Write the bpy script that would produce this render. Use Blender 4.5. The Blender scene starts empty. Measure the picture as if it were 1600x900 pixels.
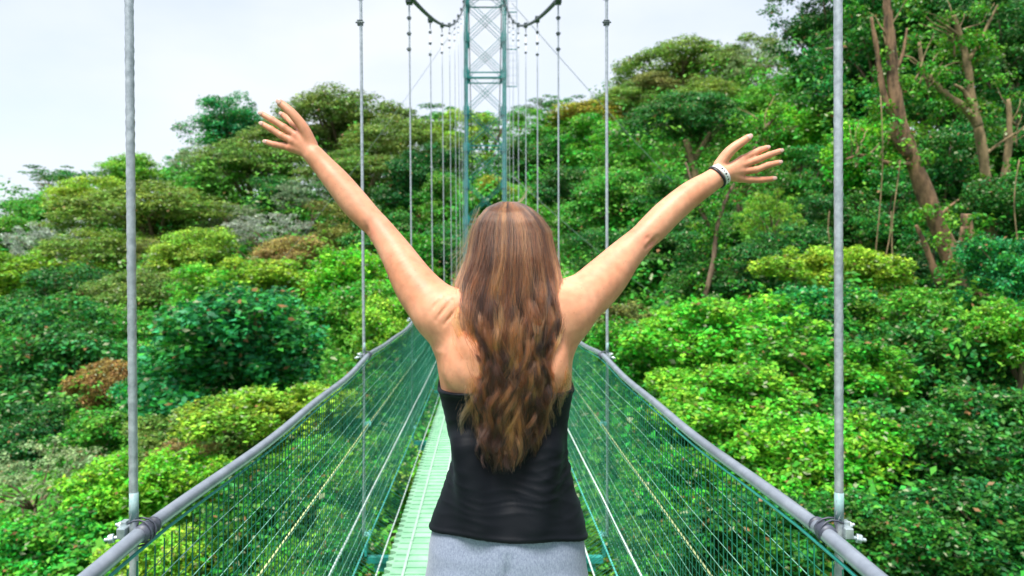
import bpy, math, random
import numpy as np
from mathutils import Vector, Matrix

# ------------------------------------------------------------------ camera
SC = bpy.context.scene
F = 1150.0                      # focal length in pixels of the 1600 px wide photograph
cam_d = bpy.data.cameras.new("camera"); cam = bpy.data.objects.new("camera", cam_d)
SC.collection.objects.link(cam); SC.camera = cam
cam_d.sensor_width = 36.0; cam_d.lens = 36.0 * F / 1600
cam_d.shift_x = (800 - 758) / 1600; cam_d.shift_y = -(450 - 413) / 1600
cam_d.clip_start = 0.05; cam_d.clip_end = 6000
cam.location = (0, 0, 0); cam.rotation_euler = (math.radians(90), 0, 0)
cam_d.dof.use_dof = True; cam_d.dof.focus_distance = 1.66; cam_d.dof.aperture_fstop = 5.0
# ------------------------------------------------------------------ sky, sun, exposure
SUN_EL, SUN_AZ = 66.0, 212.0    # azimuth clockwise from +Y: behind the camera and to the left
W = bpy.data.worlds.new("World"); SC.world = W; W.use_nodes = True
nt = W.node_tree; bgn = nt.nodes["Background"]
sky = nt.nodes.new("ShaderNodeTexSky"); sky.sky_type = 'NISHITA'; sky.sun_disc = False
sky.sun_elevation = math.radians(SUN_EL); sky.sun_rotation = math.radians(SUN_AZ)
sky.altitude = 1400; sky.air_density = 1.0; sky.dust_density = 2.5
tc = nt.nodes.new("ShaderNodeTexCoord"); mp = nt.nodes.new("ShaderNodeMapping")
mp.inputs['Scale'].default_value = (1.0, 1.0, 2.2)
nz = nt.nodes.new("ShaderNodeTexNoise"); nz.inputs['Scale'].default_value = 2.1
nz.inputs['Detail'].default_value = 5; nz.inputs['Roughness'].default_value = 0.5
ramp = nt.nodes.new("ShaderNodeValToRGB")
ramp.color_ramp.elements[0].position = 0.30; ramp.color_ramp.elements[0].color = (0.60,)*3 + (1,)
ramp.color_ramp.elements[1].position = 0.62; ramp.color_ramp.elements[1].color = (0.97,)*3 + (1,)
cloud = nt.nodes.new("ShaderNodeMix"); cloud.data_type = 'RGBA'
cloud.inputs[7].default_value = (4.1, 4.33, 4.65, 1)     # bright cloud deck
L = nt.links.new
L(tc.outputs['Generated'], mp.inputs['Vector']); L(mp.outputs['Vector'], nz.inputs['Vector'])
L(nz.outputs['Fac'], ramp.inputs['Fac']); L(ramp.outputs['Color'], cloud.inputs[0])
L(sky.outputs['Color'], cloud.inputs[6]); L(cloud.outputs[2], bgn.inputs['Color'])
bgn.inputs['Strength'].default_value = 0.079
sun_d = bpy.data.lights.new("sun", 'SUN'); sun = bpy.data.objects.new("sun", sun_d)
SC.collection.objects.link(sun)
sun_d.energy = 2.6; sun_d.angle = math.radians(20); sun_d.color = (1.0, 0.97, 0.92)
_a, _e = math.radians(SUN_AZ), math.radians(SUN_EL)
sdir = Vector((math.sin(_a)*math.cos(_e), math.cos(_a)*math.cos(_e), math.sin(_e)))
sun.rotation_euler = sdir.to_track_quat('Z', 'Y').to_euler()
SC.view_settings.view_transform = 'Standard'; SC.view_settings.look = 'None'
SC.view_settings.gamma = 1.0; SC.view_settings.use_curve_mapping = False
SC.view_settings.exposure = 1.6
SC.render.engine = 'CYCLES'
SC.cycles.max_bounces = 8; SC.cycles.diffuse_bounces = 4; SC.cycles.transmission_bounces = 5
SC.cycles.transparent_max_bounces = 12; SC.cycles.use_denoising = True
SC.cycles.caustics_reflective = False; SC.cycles.caustics_refractive = False
SC.cycles_curves.shape = 'THICK' if hasattr(SC, 'cycles_curves') else None

# ------------------------------------------------------------------ helpers
rng = np.random.default_rng(7); random.seed(7)
COL = SC.collection

def P(px, py, d):               # a pixel of the photograph at a distance -> a place in the world
    return np.array([(px - 758) / F * d, d, (413 - py) / F * d])

def tag(o, label=None, cat=None, group=None, kind=None):
    if label: o['label'] = label
    if cat: o['category'] = cat
    if group: o['group'] = group
    if kind: o['kind'] = kind
    return o

def empty(name, loc=(0, 0, 0)):
    o = bpy.data.objects.new(name, None); COL.objects.link(o); o.location = loc
    o.empty_display_size = 0.1
    return o

def link(name, me, mat=None, parent=None, smooth=False):
    o = bpy.data.objects.new(name, me); COL.objects.link(o)
    if mat and len(me.materials) == 0: me.materials.append(mat)
    if smooth: me.shade_smooth()
    if parent:
        o.parent = parent
    return o

def mesh_np(name, V, Q):        # V (n,3), Q (m,k) all faces with the same number of corners
    me = bpy.data.meshes.new(name)
    V = np.asarray(V, dtype=np.float32); Q = np.asarray(Q, dtype=np.int32)
    k = Q.shape[1]
    me.vertices.add(len(V)); me.vertices.foreach_set("co", V.ravel())
    me.loops.add(Q.size); me.loops.foreach_set("vertex_index", Q.ravel())
    me.polygons.add(len(Q))
    me.polygons.foreach_set("loop_start", np.arange(len(Q), dtype=np.int32) * k)
    try: me.polygons.foreach_set("loop_total", np.full(len(Q), k, dtype=np.int32))
    except Exception: pass
    me.update(calc_edges=True)
    return me

class MB:                       # collects boxes and tubes of one material into ONE mesh
    def __init__(s): s.V = []; s.Fc = []; s.n = 0
    def add(s, v, f):
        s.V += [tuple(map(float, p)) for p in v]; s.Fc += [tuple(i + s.n for i in q) for q in f]; s.n += len(v)
    def box(s, c, h, R=None):
        c = np.asarray(c, float); vs = []
        for i in range(8):
            p = np.array([(1 if i & 1 else -1)*h[0], (1 if i & 2 else -1)*h[1], (1 if i & 4 else -1)*h[2]])
            if R is not None: p = R @ p
            vs.append(c + p)
        s.add(vs, [(0,2,3,1),(4,5,7,6),(0,1,5,4),(2,6,7,3),(0,4,6,2),(1,3,7,5)])
    def beam(s, a, b, w, h=None):  # rectangular bar from a to b
        a = np.asarray(a, float); b = np.asarray(b, float); d = b - a; l = np.linalg.norm(d); d /= l
        up = np.array([0,0,1.]) if abs(d[2]) < .9 else np.array([0,1.,0])
        x = np.cross(up, d); x /= np.linalg.norm(x); y = np.cross(d, x)
        s.box((a + b)/2, (w/2, (h or w)/2, l/2), np.array([x, y, d]).T)
    def tube(s, pts, rad, n=8, twist=None, lobes=0, caps=True):
        pts = np.asarray(pts, float); m = len(pts)
        rad = np.full(m, rad) if np.isscalar(rad) else np.asarray(rad, float)
        t = np.gradient(pts, axis=0); t /= np.linalg.norm(t, axis=1)[:, None] + 1e-12
        ref = np.array([0, 1., 0]) if abs(t[0][1]) < .8 else np.array([0, 0, 1.])
        vs = []; run = 0.0
        for i in range(m):
            x = ref - t[i]*np.dot(ref, t[i]); x /= np.linalg.norm(x); y = np.cross(t[i], x); ref = x
            if i: run += np.linalg.norm(pts[i] - pts[i-1])
            ph = run*twist if twist else 0
            for k in range(n):
                a = 2*math.pi*k/n
                r = rad[i]*(1 + (0.10*math.cos(lobes*a - lobes*ph) if lobes else 0))
                vs.append(pts[i] + r*(math.cos(a)*x + math.sin(a)*y))
        fs = [(i*n + k, i*n + (k+1) % n, (i+1)*n + (k+1) % n, (i+1)*n + k) for i in range(m-1) for k in range(n)]
        if caps: fs += [tuple(range(n))[::-1], tuple((m-1)*n + k for k in range(n))]
        s.add(vs, fs)
    def build(s, name, mat, parent=None, smooth=False):
        me = bpy.data.meshes.new(name); me.from_pydata(s.V, [], s.Fc); me.update()
        return link(name, me, mat, parent, smooth)

def newmat(name):
    m = bpy.data.materials.new(name); m.use_nodes = True
    return m, m.node_tree, m.node_tree.nodes["Principled BSDF"]

def N(nt, typ, **kw):
    n = nt.nodes.new(typ)
    for k, v in kw.items():
        if k.startswith('i_'): n.inputs[k[2:].replace('_', ' ')].default_value = v
        else: setattr(n, k, v)
    return n

def paint(name, col, col2=None, rough=0.5, metal=0.0, scale=20.0, bump=0.15, streak=(1,1,1), bdist=0.002):
    """paint, metal or rope: two close colours mixed by noise, a little bump"""
    m, t, b = newmat(name)
    tcn = N(t, 'ShaderNodeTexCoord'); mpn = N(t, 'ShaderNodeMapping'); mpn.inputs['Scale'].default_value = streak
    n1 = N(t, 'ShaderNodeTexNoise', i_Scale=scale, i_Detail=6.0, i_Roughness=0.62)
    t.links.new(tcn.outputs['Object'], mpn.inputs['Vector']); t.links.new(mpn.outputs['Vector'], n1.inputs['Vector'])
    r = N(t, 'ShaderNodeValToRGB'); e = r.color_ramp.elements
    e[0].position = .35; e[1].position = .66
    e[0].color = tuple(col) + (1,); e[1].color = tuple(col2 or [c*1.25 for c in col]) + (1,)
    t.links.new(n1.outputs['Fac'], r.inputs['Fac']); t.links.new(r.outputs['Color'], b.inputs['Base Color'])
    b.inputs['Roughness'].default_value = rough; b.inputs['Metallic'].default_value = metal
    if bump:
        bp = N(t, 'ShaderNodeBump', i_Strength=bump, i_Distance=bdist)
        t.links.new(n1.outputs['Fac'], bp.inputs['Height']); t.links.new(bp.outputs['Normal'], b.inputs['Normal'])
    return m

def leaf_mat(name, gloss=0.22):
    """leaf colour = the tree's own object colour, varied leaf by leaf; some light passes through"""
    m, t, b = newmat(name); out = t.nodes['Material Output']
    oi = N(t, 'ShaderNodeObjectInfo'); at = N(t, 'ShaderNodeAttribute', attribute_name='tint')
    a2 = N(t, 'ShaderNodeAttribute', attribute_name='young')
    hs = N(t, 'ShaderNodeHueSaturation'); t.links.new(oi.outputs['Color'], hs.inputs['Color'])
    mr = N(t, 'ShaderNodeMapRange'); mr.inputs[3].default_value = 0.38; mr.inputs[4].default_value = 2.3
    t.links.new(at.outputs['Fac'], mr.inputs[0]); t.links.new(mr.outputs[0], hs.inputs['Value'])
    mr2 = N(t, 'ShaderNodeMapRange'); mr2.inputs[3].default_value = 0.53; mr2.inputs[4].default_value = 0.45
    t.links.new(a2.outputs['Fac'], mr2.inputs[0]); t.links.new(mr2.outputs[0], hs.inputs['Hue'])
    a3 = N(t, 'ShaderNodeAttribute', attribute_name='dry'); od = N(t, 'ShaderNodeValToRGB'); od.color_ramp.interpolation = 'CONSTANT'
    e = od.color_ramp.elements; e[0].color = (.30,.36,.20,1); e[1].position = .55; e[1].color = (.24,.13,.05,1)   # pale new leaves, brown dry ones
    lt = N(t, 'ShaderNodeMath', operation='GREATER_THAN'); lt.inputs[1].default_value = .1
    dm = N(t, 'ShaderNodeMix', data_type='RGBA')
    t.links.new(a3.outputs['Fac'], od.inputs['Fac']); t.links.new(a3.outputs['Fac'], lt.inputs[0]); t.links.new(lt.outputs[0], dm.inputs[0])
    t.links.new(hs.outputs['Color'], dm.inputs[6]); t.links.new(od.outputs['Color'], dm.inputs[7])
    t.links.new(dm.outputs[2], b.inputs['Base Color'])
    b.inputs['Roughness'].default_value = 0.5; b.inputs['Specular IOR Level'].default_value = gloss
    tr = N(t, 'ShaderNodeBsdfTranslucent'); mx = N(t, 'ShaderNodeMixShader'); mx.inputs[0].default_value = 0.24
    hs2 = N(t, 'ShaderNodeHueSaturation'); hs2.inputs['Hue'].default_value = 0.485; hs2.inputs['Value'].default_value = 1.5
    t.links.new(dm.outputs[2], hs2.inputs['Color']); t.links.new(hs2.outputs['Color'], tr.inputs['Color'])
    t.links.new(b.outputs[0], mx.inputs[1]); t.links.new(tr.outputs[0], mx.inputs[2]); t.links.new(mx.outputs[0], out.inputs['Surface'])
    return m

M = {}
M['leaf'] = leaf_mat('leaf')
M['bark'] = paint('bark', (.085,.055,.035), (.22,.15,.095), rough=.9, scale=6, bump=.7, streak=(1,1,.25), bdist=.05)
M['bark_red'] = paint('bark_red', (.045,.028,.015), (.32,.19,.10), rough=.9, scale=4, bump=1.0, streak=(1,1,.25), bdist=.12)
M['bark_bare'] = paint('bark_bare', (.07,.06,.022), (.33,.23,.12), rough=.9, scale=3.5, bump=1.0, streak=(1,1,.4), bdist=.08)
M['soil'] = paint('soil', (.018,.045,.010), (.045,.085,.018), rough=.95, scale=1.2, bump=.6, bdist=.3)
M['teal'] = paint('teal_paint', (.010,.20,.165), (.02,.30,.25), rough=.45, scale=9, bump=.1)
M['tower'] = paint('tower_paint', (.006,.13,.125), (.016,.23,.22), rough=.5, scale=5, bump=.1)
M['rope'] = paint('galvanised_rope', (.30,.34,.37), (.52,.56,.60), rough=.42, metal=.55, scale=60, bump=.2)
M['rope_white'] = paint('pale_rope', (.50,.60,.57), (.72,.80,.76), rough=.5, scale=60, bump=.2)
M['rope_yellow'] = paint('yellow_rope', (.48,.55,.22), (.68,.70,.38), rough=.6, scale=60, bump=.2)
M['dark_steel'] = paint('dark_steel', (.02,.035,.04), (.06,.08,.08), rough=.5, metal=.5, scale=30)
M['galv'] = paint('galvanised_clamp', (.26,.33,.35), (.50,.57,.59), rough=.38, metal=.6, scale=40, bump=.3)
M['hose'] = paint('grey_hose', (.15,.175,.215), (.22,.25,.295), rough=.26, scale=14, bump=.15)
M['tape'] = paint('black_tape', (.035,.04,.06), (.07,.08,.11), rough=.5, scale=50)
M['net'] = paint('green_wire', (.003,.105,.062), (.009,.19,.118), rough=.5, scale=8, bump=0)
M['deck'] = paint('mint_deck', (.20,.44,.26), (.32,.58,.38), rough=.6, scale=7, bump=.2)
M['deck_rib'] = paint('mint_rib', (.34,.52,.40), (.42,.58,.46), rough=.55, scale=20, bump=.1)
# ================================================================== FOREST
def leaves_mesh(name, pos, nrm, size, tint, young, asp=0.55):
    n = len(pos)
    nrm = nrm / (np.linalg.norm(nrm, axis=1)[:, None] + 1e-9)
    r = rng.normal(size=(n, 3)); u = r - nrm*(r*nrm).sum(1)[:, None]; u /= np.linalg.norm(u, axis=1)[:, None] + 1e-9
    v = np.cross(nrm, u); s = size[:, None]
    droop = -0.12*s*nrm
    V = np.empty((n, 4, 3))
    V[:, 0] = pos - u*s*.5 + droop; V[:, 2] = pos + u*s*.5 + droop
    V[:, 1] = pos + v*s*.5*asp - u*s*.05; V[:, 3] = pos - v*s*.5*asp - u*s*.05
    me = mesh_np(name, V.reshape(-1, 3), np.arange(n*4).reshape(n, 4))
    dry = rng.random(n); dry = np.where(dry < .016, .8, np.where(dry < .055, .3, 0.))
    for nm, val in (('tint', tint), ('young', young), ('dry', dry)):
        a = me.attributes.new(nm, 'FLOAT', 'FACE'); a.data.foreach_set('value', np.clip(val, 0, 1).astype(np.float32))
    me.materials.append(M['leaf'])
    return me

def unit(n):
    d = rng.normal(size=(n, 3)); return d / np.linalg.norm(d, axis=1)[:, None]

def puffs(centres, radii, per, leaf, flat=.75, up=.5, fill=.25, asp=.55, name='crown', kind_jit=None):
    """leaves gathered into clumps; centres (k,3), radii (k,)"""
    k = len(centres); idx = np.repeat(np.arange(k), np.maximum(8, (per*radii**2/np.mean(radii**2)).astype(int))); n = len(idx)
    d = unit(n); d[:, 2] = np.where(rng.random(n) < (.72 if kind_jit is None else .35), np.abs(d[:, 2]), d[:, 2])
    rr = np.where(rng.random(n) < fill, rng.random(n)**.5, .82 + .26*rng.random(n))
    wob = 1 + .28*np.sin(7*d[:, 0] + idx*1.7)*np.sin(6*d[:, 1] + idx*2.3) + .12*np.sin(17*d[:, 2] + idx)
    off = d*(rr*wob*radii[idx])[:, None]; off[:, 2] *= flat
    pos = centres[idx] + off
    nrm = d*.7 + np.array([0, 0, up]) + rng.normal(size=(n, 3))*(.42 if kind_jit is None else kind_jit)
    ct = rng.random(k); cy = rng.random(k)
    tint = .0 + .30*ct[idx] + .78*rng.random(n)**2.4
    young = .0 + .55*cy[idx]**1.3 + .75*(rng.random(n)**1.5 - .15)
    return leaves_mesh(name, pos, nrm, leaf*(.6 + .75*rng.random(n)), tint, young, asp)

def lobes(nl, rad, k):
    a = rng.random(nl)*6.28; q = .25 + .45*rng.random(nl)
    L_ = np.stack([np.cos(a)*q, np.sin(a)*q, -.45 + .85*rng.random(nl)], 1); L_[0] = (0, 0, .35); rr = rad*(.7 + .5*rng.random(nl))
    w = rng.integers(0, nl, k); d = unit(k); d[:, 2] = np.where(d[:, 2] < -.35, -d[:, 2], d[:, 2])
    return L_[w] + d*(rr[w]*(.72 + .32*rng.random(k)))[:, None]*np.array([1, 1, .85])

CZ = 1.75                        # height of the crown's centre over the ground, in crown radii
def crown_proto(kind, seed):
    """a crown and its trunk with limbs; unit crown radius; origin at the trunk's foot"""
    global rng
    keep = rng; rng = np.random.default_rng(seed)
    d = unit(900)
    if kind == 'dome':           # umbrella crown of many tight billows
        d = d[d[:, 2] > -.15][:95]; R = .80 + .16*rng.random(len(d)) + .10*np.sin(3*np.arctan2(d[:, 1], d[:, 0]) + seed)
        c = d*R[:, None]; c[:, 2] *= .72; r = .10 + .13*rng.random(len(c)); per, leaf, flat = 230, .044, .6
    elif kind == 'round':        # several lobes at different heights
        c = lobes(5, .58, 105); d = c; r = .10 + .15*rng.random(len(c))**1.5; per, leaf, flat = 190, .050, .7
    elif kind == 'bush':         # rosettes of bigger leaves
        c = lobes(7, .46, 170); d = c; r = .07 + .13*rng.random(len(c))**2; per, leaf, flat = 125, .064, 1.05
    elif kind == 'ragged':       # open, uneven, sprays at different heights
        a = rng.random(64)*6.28; h = rng.random(64)
        rad = (.25 + .75*rng.random(64))*(1.05 - .5*h); c = np.stack([np.cos(a)*rad, np.sin(a)*rad, -1.0 + 2.1*h], 1)
        r = .10 + .15*rng.random(len(c)); per, leaf, flat = 210, .056, .55
    elif kind == 'airy':         # flat tiers with sky between them
        a = rng.random(34)*6.28; rad = .2 + .85*rng.random(34)
        c = np.stack([np.cos(a)*rad, np.sin(a)*rad, .45 - .5*rad + .35*rng.normal(size=34)*.5], 1)
        r = .10 + .14*rng.random(len(c)); per, leaf, flat = 150, .045, .33
    elif kind == 'sparse':       # thin crown, twigs showing, small pale leaves or blossom
        d = d[d[:, 2] > -.3][:110]; c = d*(.6 + .4*rng.random(len(d)))[:, None]; c[:, 2] *= .8
        r = .07 + .07*rng.random(len(c)); per, leaf, flat = 70, .045, .8
    fill = .3
    if kind in ('dome', 'round', 'bush', 'ragged'):      # inner foliage so that the crown is not hollow
        ci = unit(26)*(.42*rng.random(26)**.33)[:, None]; c = np.concatenate([c, ci]); r = np.concatenate([r, np.full(26, .22)])
    c = c + np.array([0, 0, CZ])
    me = puffs(c, r, per, leaf, flat, fill=fill, name='crown_' + kind, kind_jit=.85 if kind in ('bush', 'ragged') else None)
    tb = MB(); rt = .055 if kind != 'sparse' else .04
    z = np.linspace(-1.2, CZ - .25, 9)
    wx = .05*np.sin(z*2 + seed); wy = .05*np.cos(z*1.7 + seed)
    tb.tube(np.stack([wx, wy, z], 1), np.linspace(rt*1.5, rt*.75, 9), 8)
    top = np.array([wx[-1], wy[-1], z[-1]])
    for i in range(16 if kind in ('airy', 'sparse') else 9):
        e = c[rng.integers(0, len(d) if kind not in ('airy', 'ragged') else len(c))] if False else c[rng.integers(0, min(len(c), 60))]
        s0 = np.array([wx[6], wy[6], z[6]]) if i % 2 else top
        t = np.linspace(0, 1, 6)[:, None]; mid = (s0 + e)/2 + np.array([0, 0, .16]) + rng.normal(size=3)*.06
        pts = (1-t)**2*s0 + 2*t*(1-t)*mid + t**2*e
        tb.tube(pts, np.linspace(rt*.55, rt*.10, 6), 5)
    tm = bpy.data.meshes.new('trunk'); tm.from_pydata(tb.V, [], tb.Fc); tm.materials.append(M['bark']); tm.shade_smooth()
    rng = keep
    return me, tm

PROTO = {k: [crown_proto(k, s) for s in seeds] for k, seeds in
         {'dome': (11, 12), 'round': (21, 22, 23), 'bush': (31, 32, 33), 'ragged': (41, 42), 'airy': (51, 52), 'sparse': (61,)}.items()}

G = {  # leaf colours, linear
 'dark': (.018,.155,.018), 'blue': (.022,.225,.052), 'mid': (.055,.280,.022), 'bright': (.115,.385,.026),
 'lime': (.180,.390,.030), 'olive': (.110,.205,.032), 'brown': (.150,.175,.042), 'rust': (.250,.190,.055),
 'grey': (.170,.255,.125), 'pale': (.26,.31,.23), 'gold': (.25,.30,.027), 'deep': (.010,.095,.014)}
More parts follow.
